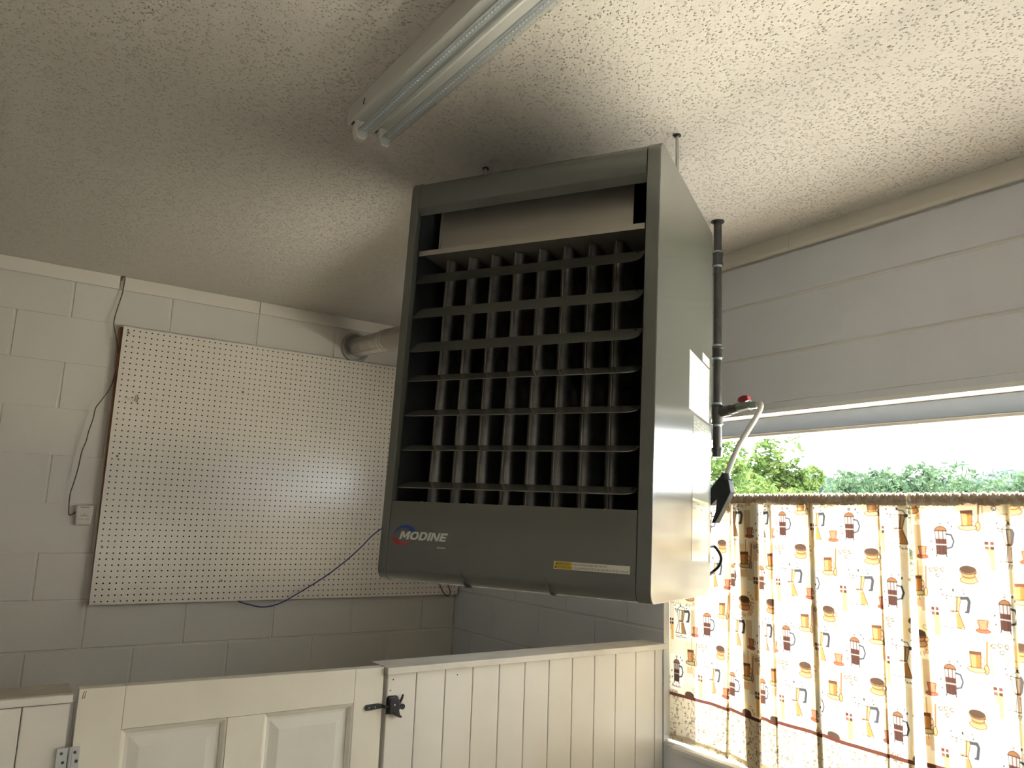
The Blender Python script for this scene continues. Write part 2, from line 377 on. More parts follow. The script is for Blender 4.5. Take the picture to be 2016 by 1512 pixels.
# ------------------------------------------------------------------ outdoors
tag(MB().box((XW+OUT+.02, -90, -.45), (5.3, 140, -.35)).build('dim_ground_strip', 'dim_ground'), 'added dark ground strip along the building, out of view', kind='structure')  # added unseen strip, kept dark to weaken bounce onto the near ceiling
tag(MB().box((5.3, -90, -.46), (160, 140, -.36)).build('ground', 'ground'), 'unseen dry field outside the window, made pale to bounce light indoors', kind='structure')  # unseen field, paled to throw more bounced light onto the deep ceiling
def tree(az, dist, top, width, leafm, label, n, size):
    d = Vector((az, math.sqrt(1-az*az), 0)); c = d*dist
    h = CZ + top*dist + .35                               # height over the field
    root = empty('leafy_tree', (c.x, c.y, -.35), label, 'tree', 'trees beyond the field')
    lumps = []
    for i in range(26):
        a = random.uniform(0, 6.283); rr = math.sqrt(random.random())*width*.42; hz = random.uniform(.16, .84)
        prof = math.sqrt(max(0.05, 1-((hz-.45)/.5)**2))
        lumps.append((rr*prof*math.cos(a), rr*prof*math.sin(a), hz*h, random.uniform(.12, .19)*min(width, h*1.3)))
    lumps.append((0, 0, h*.86, h*.13)); V = []; F = []
    for i in range(n):
        lx, ly, lz, lr = random.choice(lumps)
        q = Vector((random.gauss(0, 1), random.gauss(0, 1), random.gauss(0, 1))).normalized()*lr*random.uniform(.75, 1.05)
        p = Vector((lx, ly, lz)) + q
        a = Vector((random.gauss(0, 1), random.gauss(0, 1), random.gauss(0, 1))).normalized(); b = a.orthogonal().normalized()
        s = size*random.uniform(.6, 1.3)
        k = len(V); V += [p+a*s, p+b*s*.55, p-a*s, p-b*s*.55]; F.append((k, k+1, k+2, k+3))
    m = MB(); m.v = [tuple(q) for q in V]; m.f = F
    me = bpy.data.meshes.new('foliage'); me.from_pydata(m.v, [], m.f); me.materials.append(M[leafm])
    fo = link('foliage', me, root); fo['kind'] = 'stuff'
    MB().tube([(0, 0, 0), (.05, .04, h*.35), (0, 0, h*.75)], [h*.035, h*.026, h*.01], 8).build('trunk', 'bark', root)
trees = [
 (.760, 24, .118, 3.6, 'leaf_bright', 'bright green tree furthest left, behind the gas pipe', 5200, .10),
 (.806, 26, .120, 3.0, 'leaf_bright', 'tallest bright green tree, its crown near the window head', 5200, .10),
 (.790, 21, .060, 3.2, 'leaf_bright', 'low yellow-green bush in front of the tallest tree', 4200, .09),
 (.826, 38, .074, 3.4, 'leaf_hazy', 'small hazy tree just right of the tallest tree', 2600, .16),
 (.850, 30, .070, 4.2, 'leaf_mid', 'round mid-green tree in the left middle of the row', 4200, .12),
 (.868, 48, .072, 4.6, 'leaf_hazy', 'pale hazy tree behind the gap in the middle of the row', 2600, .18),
 (.884, 34, .078, 5.0, 'leaf_mid', 'broad rounded tree with the highest crown right of centre', 5000, .13),
 (.903, 40, .060, 4.6, 'leaf_mid', 'lower tree right of the broad rounded tree', 3000, .15),
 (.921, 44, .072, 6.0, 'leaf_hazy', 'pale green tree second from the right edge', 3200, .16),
 (.937, 36, .080, 5.5, 'leaf_mid', 'green tree at the right edge of the view', 3600, .14),
]
for t in trees: tree(*t[:6], int(t[6]*1.5), t[7])
# far hedge of trees seen between the crowns
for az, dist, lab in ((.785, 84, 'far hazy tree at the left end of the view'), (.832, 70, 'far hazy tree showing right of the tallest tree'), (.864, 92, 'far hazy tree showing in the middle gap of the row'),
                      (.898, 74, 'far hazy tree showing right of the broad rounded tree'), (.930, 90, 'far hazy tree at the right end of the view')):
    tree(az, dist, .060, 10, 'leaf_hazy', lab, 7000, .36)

# ------------------------------------------------------------------ unit heater
HO = Vector((0.82089, 1.77135, CZ-0.15973)); HW_, HH, HD = 0.6836, 1.0493, 0.5937
hr, hb, hu = Vector((0.49630739, -0.8680759, -0.01110005)), Vector((0.86738729, 0.49636735, -0.03547883)), Vector((0.03630801, 0.00798036, 0.99930878))
heater = empty('unit_heater', (0, 0, 0), 'grey-green gas unit heater with horizontal louvres hanging from the ceiling', 'heater')
heater.matrix_world = Matrix(((hr.x, hb.x, hu.x, HO.x), (hr.y, hb.y, hu.y, HO.y), (hr.z, hb.z, hu.z, HO.z), (0, 0, 0, 1)))
def HP(x, y, z): return HO + hr*x + hb*y + hu*z
R = .030
def arc(cy, cz, r, a0, a1, n=12):
    return [(cy+r*math.cos(math.radians(a0+(a1-a0)*i/n)), cz+r*math.sin(math.radians(a0+(a1-a0)*i/n))) for i in range(n+1)]
profile = arc(R, R, R, 270, 180) + arc(R, HH-R, R, 180, 90) + arc(HD-.02, HH-.02, .02, 90, 0) + arc(HD-.02, .02, .02, 0, -90)
SL, SR = .0235, .6500
def side_panel(x0, x1):
    return MB().prism(profile, 0, x0, x1).build('side_panel', 'heater', heater, bevel=.0022)
side_panel(0, SL-.0012); side_panel(SR+.0012, HW_)
def sheet(path, th, x0, x1, name, m):
    """sheet metal following a (y, z) path, th thick to the inside (left of travel)"""
    P = [Vector((a, b, 0)) for a, b in path]; inn = []
    for i, q in enumerate(P):
        t = (P[min(i+1, len(P)-1)]-P[max(i-1, 0)]).normalized(); n = Vector((-t.y, t.x, 0)); inn.append(q+n*th)
    poly = [(q.x, q.y) for q in P] + [(q.x, q.y) for q in inn[::-1]]
    mm = MB(); n = len(P); k = len(poly)
    v = [(x0, *q) for q in poly] + [(x1, *q) for q in poly]
    f = [(i, (i+1) % k, k+(i+1) % k, k+i) for i in range(k)]
    for i in range(n-1):
        f.append((i, i+1, k-2-i, k-1-i)); f.append((k+i, k+i+1, 2*k-2-i, 2*k-1-i))
    mm.add(v, f); mm.smooth = True
    return mm.build(name, m, heater)
# lower front panel wraps under; header wraps over the top
lower = sheet([(.02, .186), (.003, .192), (.0015, .188)] + arc(R+.0015, R+.0015, R, 180, 270) + [(HD-.02, .0015)], .002, SL, SR, 'lower_panel', 'heater')
sheet([(HD-.02, HH-.0015)] + arc(R+.0015, HH-R-.0015, R, 90, 180)+[(.0015, .972), (.004, .968), (.018, .953)], .002, SL, SR, 'header_panel', 'heater')
MB().box((SL, HD-.012, .003), (SR, HD-.003, HH-.003)).build('back_panel', 'heater', heater)
MB().box((SL+.0005, .020, .19), (SL+.0025, .40, .955)).build('side_liner', 'dark', heater)
MB().box((SR-.0025, .020, .19), (SR-.0005, .40, .955)).build('side_liner', 'dark', heater)
MB().box((SL+.003, .40, .02), (SR-.003, .405, HH-.02)).build('rear_baffle', 'dark', heater)
MB().box((SL+.003, .03, .12), (SR-.003, .40, .13)).build('floor_plate', 'dark', heater)
MB().box((SL+.003, .10, HH-.06), (SR-.003, .40, HH-.055)).build('roof_plate', 'dark', heater)
MB().box((.052, .075, .855), (.598, .078, .985)).build('baffle_plate', 'galv_dull', heater)
MB().box((.052, .072, .855), (.058, .0755, .985)).build('baffle_flange', 'galv_dull', heater)
MB().prism([(.018, .852), (.018, .838), (.021, .838), (.021, .849), (.32, .846), (.32, .852)], 0, SL+.004, SR-.006).build('shelf', 'galv_dull', heater)
# louvres: free front edge low, corners rounded
LZ = [(.776, 45), (.682, 43), (.590, 40.5), (.508, 27.5), (.417, 24.5), (.328, 20), (.235, 19.5)]
def louver(zc, tilt):
    d = .055; x0, x1 = .0265, .6385; r = .026
    out = [(x0+.005, 0), (x0, .006), (x0, d-.012)] + [(x0+.012-.012*math.cos(a), d-.012+.012*math.sin(a)) for a in (.5, 1.0, 1.57)]
    out = out[:3] + [(x0+.004, d-.004), (x0+.012, d)]
    out += [(x1-r, d)] + [(x1-r+r*math.sin(a), d-r+r*math.cos(a)) for a in (.3, .6, .9, 1.2, 1.57)] + [(x1, 0)]
    ca, sa = math.cos(math.radians(tilt)), math.sin(math.radians(tilt))
    def P(x, w, h):    # w runs from the back edge to the front edge, dropping
        return (x, .010+(d-w)*ca + h*sa, zc + (d/2-w)*sa + h*ca)
    n = len(out); v = [P(x, w, .0012) for x, w in out] + [P(x, w, -.0012) for x, w in out]
    f = [tuple(range(n)), tuple(range(n, 2*n))[::-1]] + [(i, (i+1) % n, n+(i+1) % n, n+i) for i in range(n)]
    lo = MB().add(v, f).build('louver', 'heater', heater)
    q = Vector(P(x1-.016, .010, .0014)); nrm = Vector((0, sa, ca))
    MB().disc(q, -nrm, .0035, -.0004, 10).build('pivot_hole', 'black', lo)
    for s in (0, .004, .008):
        MB().tube([(x0-.002, .055*ca-.01+s, zc+.026*sa), (x0-.003, .055*ca-.012+s, zc+.026*sa+.008)], .0008, 6).build('spring', 'black', lo)
for z_, t_ in LZ: louver(z_, t_)
# clamshell heat exchanger tubes
def hx_tube():
    y0 = .088; nz = 120; ny = 30; V = []; F = []
    dimp = [.735, .640, .548, .460]
    ys = [y0 + .17*(i/ny)**1.7 for i in range(ny+1)]
    def hw(y, z):
        t = min(1, (y-y0)/.018); w = .0165*math.sqrt(max(0, 1-(1-t)**2))
        if z > .42: w = w*.92
        for c in dimp:
            e = ((y-(y0+.056))/.036)**2 + ((z-c)/.036)**2
            if e < 1: w -= .0125*(1-e)**.7
        return max(w, .001)
    zs = [.125 + (.845-.125)*i/nz for i in range(nz+1)]
    for side in (-1, 1):
        k0 = len(V)
        for z in zs:
            for y in ys: V.append((side*hw(y, z), y, z))
        for i in range(nz):
            for j in range(ny):
                a = k0+i*(ny+1)+j; F.append((a, a+1, a+ny+2, a+ny+1))
    m = MB(); m.add(V, F); m.smooth = True; return m
tube0 = hx_tube().build('heat_exchanger_tube', 'tube_steel', heater); tube0.location = (.0795, 0, 0)
seam0 = MB().box((-.0009, .0805, .125), (.0009, .090, .845)).build('seam', 'galv_dull', tube0)
for i in range(1, 8):
    o = tube0.copy(); COL.objects.link(o); o.parent = heater; o.location = (.0795+.068*i, 0, 0)
    s = seam0.copy(); COL.objects.link(s); s.parent = o
for x in (.105, .232, .375, .575):
    MB().disc((x, .012, .1905), (0, 0, 1), .0035, .003, 8).build('screw', 'steel', lower)
for x in (.242, .455):      # pressed stiffening gussets on the lower bend
    MB().add([(x-.010, .0012, .040), (x+.006, .0012, .002), (x+.010, .030, -.001), (x-.004, .014, .010), (x-.0005, -.0075, .014), (x+.004, .004, .0)],
             [(0, 4, 3), (4, 5, 3), (5, 2, 3), (0, 1, 4), (1, 2, 5), (4, 1, 5)]).build('gusset', 'heater', lower)
# lettering and swooshes
def front(x, z, y=.0006): return Matrix(((1, 0, 0, x), (0, 0, -1, y), (0, 1, 0, z), (0, 0, 0, 1)))
def block_letters(word, x0, z0, hgt, width, slant, m, parent):
    """heavy slanted capitals, each letter a mesh of its own"""
    def bar(x, y, w, h): return [(x, y), (x+w, y), (x+w, y+h), (x, y+h)]
    def ringq(cx, rx, ix, a0, a1, n):
        def se(a, r, q): c, s_ = math.cos(a), math.sin(a); return (cx+r*math.copysign(abs(c)**.8, c), .5+q*math.copysign(abs(s_)**.8, s_))
        out = []
        for i in range(n):
            t0, t1 = a0+(a1-a0)*i/n, a0+(a1-a0)*(i+1)/n
            out.append([se(t0, rx, .5), se(t1, rx, .5), se(t1, ix, .27), se(t0, ix, .27)])
        return out
    G = {'M': (1.16, [bar(0, 0, .28, 1), bar(.88, 0, .28, 1), [(.02, 1), (.34, 1), (.70, .20), (.46, .20)], [(.82, 1), (1.14, 1), (.70, .20), (.46, .20)]]),
         'O': (1.04, ringq(.52, .52, .24, 0, 2*math.pi, 28)), 'I': (.30, [bar(0, 0, .30, 1)]),
         'D': (.96, [bar(0, 0, .30, 1), bar(.30, 0, .12, .23), bar(.30, .77, .12, .23)]+ringq(.42, .54, .25, -math.pi/2, math.pi/2, 14)),
         'N': (1.0, [bar(0, 0, .27, 1), bar(.73, 0, .27, 1), [(.0, 1), (.30, 1), (1.0, 0), (.70, 0)]]),
         'E': (.78, [bar(0, 0, .30, 1), bar(.30, 0, .48, .23), bar(.30, .385, .42, .22), bar(.30, .77, .48, .23)])}
    tot = sum(G[c][0] for c in word)+.09*(len(word)-1); k = width/(tot+slant); pen = 0
    for c in word:
        mm = MB()
        for i, q in enumerate(G[c][1]): mm.add([(x0+(pen+px+slant*pz)*k, .0003-(i*.00006 if c in 'MN' else 0), z0+pz*hgt) for px, pz in q], [tuple(range(len(q)))])
        mm.build('letter', m, parent); pen += G[c][0]+.09
block_letters('MODINE', .0550, .1003, .0196, .1370, .28, 'logo_white', lower)
def swoosh(name, m, a0, a1, w0, w1):
    cx, cz, rx, rz, tilt = .0672, .1102, .0285, .0205, math.radians(10); O_ = []; I_ = []
    for i in range(25):
        t = i/24; a = math.radians(a0+(a1-a0)*t); w = w0+(w1-w0)*t**0.75
        for L, sgn in ((O_, .5), (I_, -.5)):
            x = (rx+sgn*w)*math.cos(a); z = (rz+sgn*w)*math.sin(a)
            L.append((cx+x*math.cos(tilt)-z*math.sin(tilt), .0009, cz+x*math.sin(tilt)+z*math.cos(tilt)))
    n = 25
    MB().add(O_+I_, [(i, i+1, n+i+1, n+i) for i in range(n-1)]).build(name, m, lower)
swoosh('blue_swoosh', 'logo_blue', 168, -2, .0008, .0115)
swoosh('red_swoosh', 'logo_red', 310, 184, .0008, .0115)
MB().box((.164, .0004, .0845), (.187, .0008, .0868)).build('small_mark', 'greyprint', lower)
# caution sticker
st = MB().box((.4648, .0006, .0585), (.6380, .0012, .0752)).build('caution_sticker', 'label', lower); st['label'] = 'yellow and white caution sticker'
MB().box((.4655, .0003, .0592), (.5085, .0009, .0745)).build('yellow_field', 'yellow', st)
text_mesh('warning_text', '\u25b2CAUTION', .0068, 'print', st, front(.4690, .0682, .0001), bold=.0001, width=.034)
text_mesh('warning_text', '\u25b2ATTENTION', .0068, 'print', st, front(.4670, .0610, .0001), bold=.0001, width=.039)
text_mesh('warning_text', 'HEAT EXCHANGER MAY BE HOT', .0062, 'print', st, front(.5110, .0683, .0004), width=.078)
text_mesh('warning_text', "L'\u00c9CHANGEUR DE CHALEUR PEUT \u00caTRE CHAUD", .0062, 'print', st, front(.5110, .0608, .0004), width=.124)
# labels on the right flank
def flank(y0, y1, z0, z1, name, m, lab, h=.0006):
    o = MB().box((HW_-.0001, y0, z0), (HW_+h, y1, z1)).build(name, m, heater); o['label'] = lab; return o
l1 = flank(.315, .556, .468, .622, 'data_label', 'label', 'large white paper label')
l2 = flank(.468, .556, .628, .652, 'small_label', 'label', 'small white paper label')
l3 = flank(.365, .562, .090, .460, 'film_label', 'film', 'long silvery film label')
def dashes(o, y0, y1, z0, z1, rows, m, fill=.6):
    mm = MB(); zz = np.linspace(z1, z0, rows)
    for z in zz:
        y = y0
        while y < y1:
            w = random.uniform(.006, .022)
            if random.random() < fill: mm.box((HW_+.0004, y, z-.0012), (HW_+.0009, min(y+w, y1), z+.0012))
            y += w+.004
    d = mm.build('printed_lines', m, o); d['kind'] = 'stuff'
dashes(l1, .330, .42, .60, .612, 2, 'greyprint'); dashes(l1, .40, .545, .49, .58, 9, 'greyprint', .45); dashes(l1, .325, .545, .474, .482, 2, 'greyprint', .8)
dashes(l2, .478, .548, .632, .648, 3, 'greyprint', .7); dashes(l3, .372, .555, .40, .450, 7, 'greyprint', .75)
MB().box((HW_+.0004, .366, .240), (HW_+.0009, .561, .246)).build('yellow_band', 'yellow', l3)
dashes(l3, .372, .555, .222, .234, 2, 'print', .4)
# flue collar, gas inlet and cable loop at the back (mostly hidden)
MB().tube([(.34, HD-.02, .90), (.34, HD+.02, .90)], .056, 24).build('flue_collar', 'galv', heater)
def to_local(q):
    q = Vector((q[0], q[1], q[2]+CZ))-HO; return (q.dot(hr), q.dot(hb), q.dot(hu))
MB().tube(smooth_path([(.655, HD-.006, .112)] + [to_local(q) for q in ((1.75, 1.528, -.060), (1.75, 1.506, -.073), (1.75, 1.496, -.094), (1.75, 1.507, -.117), (1.75, 1.530, -.134))] + [(.650, HD-.006, .020)]), .0042, 10).build('cable_loop', 'black', heater)

# ------------------------------------------------------------------ hanger rods
def hanger(x, y, label):
    a = HP(x, y, HH-.002)
    t = empty('hanger_rod', (a.x, a.y, a.z), label, 'rod', 'threaded hanger rods')
    L = ZC-a.z
    MB().tube([(0, 0, 0), (0, 0, L-.001)], .0048, 10).build('rod', 'zinc', t)
    MB().tube([(0, 0, L-.004), (0, 0, L-.0005)], .010, 16).build('washer', 'iron', t)
    MB().tube([(0, 0, .002), (0, 0, .010)], .009, 6).build('nut', 'zinc', t)
hanger(HW_-.030, .277, 'bright steel hanger rod above the right side of the heater')
hanger(.078, .262, 'hanger rod mostly hidden behind the top left of the heater')

# ------------------------------------------------------------------ flue pipe
ft = empty('flue_pipe', (1.567, YW-.004, CZ+.875), 'round galvanised flue pipe running from the heater into the block wall', 'pipe')
dv = Vector((0, -1, -.067)).normalized()
pts_wall = Vector((0, .003, 0))
def fp(t): return dv*t
MB().tube([fp(.004), fp(.52)], .0515, 32).build('pipe_section', 'galv', ft)
MB().tube([fp(.40), fp(1.55)], .0540, 32).build('pipe_section', 'galv_dull', ft)
MB().tube([fp(.365), fp(.375), fp(.385), fp(.40)], [.0525, .056, .056, .0545], 32).build('crimp_ring', 'galv', ft)
MB().tube([fp(.41), fp(.42), fp(.43)], [.0545, .0565, .0545], 32).build('crimp_ring', 'galv', ft)
mm = MB(); mm.tube([(0, -.012, 0), (0, .003, 0)], [.080, .083], 36); mm.build('wall_collar', 'galv_dull', ft)
MB().tube([(0, -.018, 0), (0, -.010, 0)], [.060, .074], 36).build('collar_dish', 'zinc_dark', ft)
MB().tube([fp(.03)+Vector((-.030, 0, -.0415)), fp(.36)+Vector((-.030, 0, -.0415))], .0045, 8).build('lock_seam', 'galv', ft)
e0 = fp(1.55); e1 = HP(.34, HD+.02, .90) - Vector((1.567, YW-.004, CZ+.875))
MB().tube(smooth_path([e0, e0+Vector((0, -.10, -.007)), e1+hb*.10, e1], 6), .0545, 24).build('elbow', 'galv_dull', ft)

# ------------------------------------------------------------------ gas pipe
gp = empty('gas_pipe', (1.975, 1.686, CZ+.219), 'black iron gas pipe with couplings and drip leg dropping from the ceiling', 'pipe')
gz = lambda z: z-.219
def gl(z):            # the drop leans a little
    t = (1.031-z)/.812; return Vector((-.006*t, .008*t, gz(z)))
MB().tube([gl(1.031), gl(.24)], .0135, 20).build('pipe', 'iron', gp)
def coupling(z0, z1, name='coupling', r=.0185):
    c = MB().tube([gl(z1), gl(z1-.006), gl(z1-.007), gl(z0+.007), gl(z0+.006), gl(z0)], [r, r, r-.002, r-.002, r, r], 20).build(name, 'iron', gp)
    for z, s in ((z1, 1), (z0, -1)):
        MB().tube([gl(z), gl(z+s*.007)], [.0155, .0140], 20).build('thread_dope', 'dope', c)
coupling(.872, .916); coupling(.550, .588)
coupling(.326, .391, 'tee', .0195)
MB().tube([gl(.31), gl(.25)], .0145, 20).build('drip_nipple', 'iron', gp)
MB().tube([gl(.249), gl(.242), gl(.241), gl(.219)], [.0195, .0195, .0175, .016], 8).build('cap', 'iron', gp)
MB().tube([(0, 0, gz(1.027)), (0, 0, gz(1.031))], .022, 20).build('ceiling_ring', 'iron', gp)
bz = .366
MB().tube([(0, -.004, gz(bz)), (-.0, -.045, gz(bz+.004))], .0175, 18).build('branch_collar', 'iron', gp)
MB().tube([(0, -.045, gz(bz+.004)), (0, -.075, gz(bz+.009))], .0145, 18).build('branch_nipple', 'iron', gp)
vb = MB().tube([(.002, -.072, gz(bz+.009)), (.002, -.078, gz(bz+.01)), (.002, -.094, gz(bz+.011)), (.002, -.118, gz(bz+.012)), (.002, -.122, gz(bz+.012))], [.0165, .0165, .014, .014, .017], 8).build('gas_valve', 'brass', gp)
MB().tube([(.002, -.096, gz(bz+.02)), (.002, -.096, gz(bz+.032))], .005, 8).build('valve_stem', 'brass', vb)
hd = MB().prism([(-.118, .028), (-.084, .024), (-.076, .030), (-.080, .040), (-.098, .046), (-.116, .044)], 0, -.007, .010)
hd.v = [(a, b, c+gz(bz)) for a, b, c in hd.v]
vh = hd.build('valve_handle', 'red', vb, bevel=.002); vh['label'] = 'dark red valve handle'
MB().tube([(.002, -.120, gz(bz+.012)), (.002, -.128, gz(bz+.012)), (.002, -.142, gz(bz+.011)), (.002, -.148, gz(bz+.010))], [.011, .012, .012, .010], 6).build('flare_nut', 'brass', gp)
# flexible connector down to the heater
O2 = Vector((1.975, 1.540, CZ+.375))
fx = empty('gas_connector', O2, 'grey flexible gas hose bending down from the valve behind the heater', 'hose')
endp = Vector((1.800, 1.518, CZ+.140)) - O2
path = smooth_path([(0.002, 0.005, 0), (0, -.012, .004), (-.006, -.020, -.008), (-.025, -.018, -.040), endp*.6+Vector((0, .002, 0)), endp], 8)
MB().tube(path, .0088, 12).build('hose', 'flex', fx)
# folded black boot hanging where the hose meets the heater
bt = empty('rubber_boot', (1.80, 1.52, CZ+.10), 'folded black rubber flap below the grey gas hose', 'flap')
outline = [(.009, .045), (-.015, .032), (-.022, -.004), (.003, -.050), (.032, -.094), (.046, -.095), (.030, -.060), (.025, -.025), (.050, -.044), (.075, -.010), (.052, .004)]
mmb = MB()
n = len(outline)
front_v = [(-.010+.25*max(0, -y_), y_, z_) for y_, z_ in outline]; back_v = [(.012+.25*max(0, -y_), y_, z_) for y_, z_ in outline]
mmb.add(front_v+back_v, [tuple(range(n)), tuple(range(n, 2*n))[::-1]]+[(i, (i+1) % n, n+(i+1) % n, n+i) for i in range(n)])
mmb.build('flap', 'black', bt, bevel=.002)
MB().tube([(.002, 0.0, .035), (.000, -.002, .052)], [.016, .011], 12).build('neck', 'black', bt)

# ------------------------------------------------------------------ strip light
lt = empty('strip_light', (.717, 1.775, ZC), 'white twin-tube strip light fixed to the ceiling', 'light', rot=(0, 0, .016))
L = 1.22
body = MB().prism([(-.058, 0), (-.0565, -.040), (-.050, -.0455), (-.020, -.0455), (-.012, -.050), (.012, -.050), (.020, -.0455), (.050, -.0455), (.0565, -.040), (.058, 0)], 1, -L, 0).build('housing', 'white_enamel', lt, bevel=.0008)
MB().box((-.058, -.0005, -.046), (.058, .002, 0)).build('end_plate', 'white_enamel', lt, bevel=.001)
MB().box((-.050, .0015, -.041), (-.046, .004, -.030)).build('clip', 'iron', lt); MB().box((-.040, .0015, -.024), (-.037, .004, -.010)).build('clip', 'iron', lt)
for sx in (-.033, .033):
    sk = MB().prism([(sx-.017, -.044), (sx-.017, -.075), (sx-.010, -.092), (sx+.010, -.092), (sx+.017, -.075), (sx+.017, -.044)], 1, -.040, -.018).build('lamp_socket', 'socket', lt, bevel=.002)
    MB().box((sx-.020, -.030, -.052), (sx-.012, -.016, -.046)).build('socket_tab', 'iron', sk)
    tb = MB().tube([(sx, -.040, -.076), (sx, -L+.04, -.076)], .0130, 20, cap=False).build('lamp_tube', 'tubeglass', lt)
    MB().tube([(sx, -.037, -.076), (sx, -.046, -.076)], .0132, 20).build('tube_cap', 'tubeglass', tb)
    MB().prism([(sx-.0095, -.073), (sx-.0085, -.068), (sx+.0085, -.068), (sx+.0095, -.073)], 1, -L+.05, -.05).build('led_strip', 'ledboard', tb)
    ml = MB(); y = -.06
    while y > -L+.06:
        ml.box((sx-.0018, y-.0022, -.0742), (sx+.0018, y+.0022, -.073)); y -= .0115
    ld = ml.build('led_chips', 'led', tb); ld['kind'] = 'stuff'
MB().tube(smooth_path([(-.057, -.105, -.018), (-.0585, -.100, -.024), (-.0585, -.101, -.034)], 4), .0012, 6).build('hook_slot', 'iron', lt)

# ------------------------------------------------------------------ pegboard
PX0, PX1, PZ0, PZ1 = .436, 2.252, CZ-.428, CZ+.7925
PY = YW-.044
pg = empty('pegboard', (PX0, PY, PZ0), 'large white pegboard panel screwed to the block wall', 'pegboard')
def pegmesh():
    pitch = .0254; r = .0033; seg = 8; w, h = PX1-PX0, PZ1-PZ0; V = []; F = []
    nx, nz = int(w/pitch), int(h/pitch); ox, oz = (w-nx*pitch)/2, (h-nz*pitch)/2
    idx = {}
    def gv(x, z, y=0.0):
        k = (round(x, 5), round(z, 5), y)
        if k not in idx: idx[k] = len(V); V.append((x, y, z))
        return idx[k]
    for i in range(nx):
        for j in range(nz):
            x0 = ox+i*pitch if i else 0; x1 = ox+(i+1)*pitch if i < nx-1 else w
            z0 = oz+j*pitch if j else 0; z1 = oz+(j+1)*pitch if j < nz-1 else h
            cx, cz = ox+(i+.5)*pitch, oz+(j+.5)*pitch
            c = [gv(x0, z0), gv(x1, z0), gv(x1, z1), gv(x0, z1)]
            k = len(V)
            for q in range(seg):
                a = -3*math.pi/4+2*math.pi*q/seg; V.append((cx+r*math.cos(a), 0, cz+r*math.sin(a)))
            for q in range(seg):
                a = -3*math.pi/4+2*math.pi*q/seg; V.append((cx+r*math.cos(a), .006, cz+r*math.sin(a)))
            for q in range(4):
                F.append((c[q], c[(q+1) % 4], k+(2*q+2) % seg, k+2*q+1, k+2*q))
            for q in range(seg): F.append((k+q, k+(q+1) % seg, k+seg+(q+1) % seg, k+seg+q))
    me = bpy.data.meshes.new('panel'); me.from_pydata(V, [], F); me.materials.append(M['peg']); me.materials.append(M['hole'])
    me.polygons.foreach_set('material_index', [0 if len(q) == 5 else 1 for q in F]); return me
panel = link('panel', pegmesh(), pg)
w, h = PX1-PX0, PZ1-PZ0
MB().box((0, .0003, 0), (w, .006, .0012)).build('edge', 'peg_edge', panel); MB().box((0, .0003, 0), (.0012, .006, h)).build('edge', 'peg_edge', panel)
MB().box((0, .0003, h-.0012), (w, .006, h)).build('edge', 'peg_edge', panel); MB().box((w-.0012, .0003, 0), (w, .006, h)).build('edge', 'peg_edge', panel)
MB().box((.001, .012, .0015), (w-.001, .013, h-.0015)).build('shade_sheet', 'black', pg)  # added black sheet stands for the shade behind the holes
MB().prism([(.003, .002), (.043, .002), (.029, h-.002), (-.011, h-.002)], 1, .0135, .0435).build('furring_strip', 'pine', pg, bevel=.001)
for x in (.62, 1.24, w-.042): MB().box((x, .0135, .002), (x+.040, .0435, h-.002)).build('furring_strip', 'pine', pg, bevel=.001)
for sx, sz in ((.458, .766), (.474, .208), (.458, -.185), (.987, .557), (.972, -.335)):
    s = MB().disc((sx-PX0, -.0015, sz+CZ-PZ0), (0, 1, 0), .0075, .0016, 16).build('washer', 'steel', pg)
    MB().disc((sx-PX0, -.003, sz+CZ-PZ0), (0, 1, 0), .0035, .002, 10).build('screw_head', 'iron', s)
hk = empty('peg_hook', (.526, PY, CZ+.472), 'small grey metal hook near the top left of the pegboard', 'hook')
MB().tube(smooth_path([(0, .008, .014), (0, -.004, .014), (0, -.010, .008), (-.001, -.011, -.012), (-.001, -.018, -.019), (-.002, -.028, -.016), (-.002, -.032, -.004)], 5), .0022, 8).build('hook_wire', 'galv_dull', hk)

# ------------------------------------------------------------------ thermostat and its wire
th = empty('thermostat', (.377, YW, CZ-.053), 'small cream thermostat on the block wall left of the pegboard', 'thermostat')
MB().prism([(-.030, -.042), (.030, -.042), (.0335, .030), (.0335, .043), (-.0335, .043), (-.0335, .030)], 1, -.028, -.006).build('cover', 'thermo', th, bevel=.0065)
MB().box((-.031, -.007, -.041), (.031, 0, .042)).build('base', 'thermo', th)
MB().box((-.017, -.0284, .0325), (.017, -.0275, .0350)).build('vent_slot', 'print', th)
MB().box((-.015, -.0284, -.0025), (.015, -.0275, -.0010)).build('scale_line', 'print', th)
MB().disc((0, -.0284, .0050), (0, 1, 0), .0020, .001, 8).build('pointer', 'print', th)
mk = MB()
for i in range(8): mk.box((-.020+i*.0052, -.0284, -.020+random.uniform(-.001, .001)), (-.0178+i*.0052, -.0275, -.014+random.uniform(-.002, .002)))
d = mk.build('scale_marks', 'greyprint', th); d['kind'] = 'stuff'
wp = [(.408, 1.008), (.411, 1.030), (.418, 1.031), (.420, 1.018), (.418, .969), (.416, .945), (.401, .858), (.397, .798), (.412, .741), (.426, .684), (.430, .614), (.423, .544), (.412, .501), (.385, .447), (.367, .411), (.363, .365), (.352, .307), (.347, .262), (.336, .217), (.330, .14), (.320, .073), (.314, .03), (.319, -.046), (.330, -.052), (.345, -.040)]
dep = [.016, .014, .014, .016, .016, .018, .025, .03, .032, .03, .022, .022, .026, .032, .034, .034, .034, .034, .032, .03, .026, .022, .012, .010, .010]
MB()
tw = MB().tube(smooth_path([(x, YW-d, min(CZ+z, ZC-.003)) for (x, z), d in zip(wp, dep)], 4), .0023, 8).build('thermostat_wire', 'wire')
tag(tw, 'thin brown wire hanging from the ceiling down to the thermostat', 'wire')

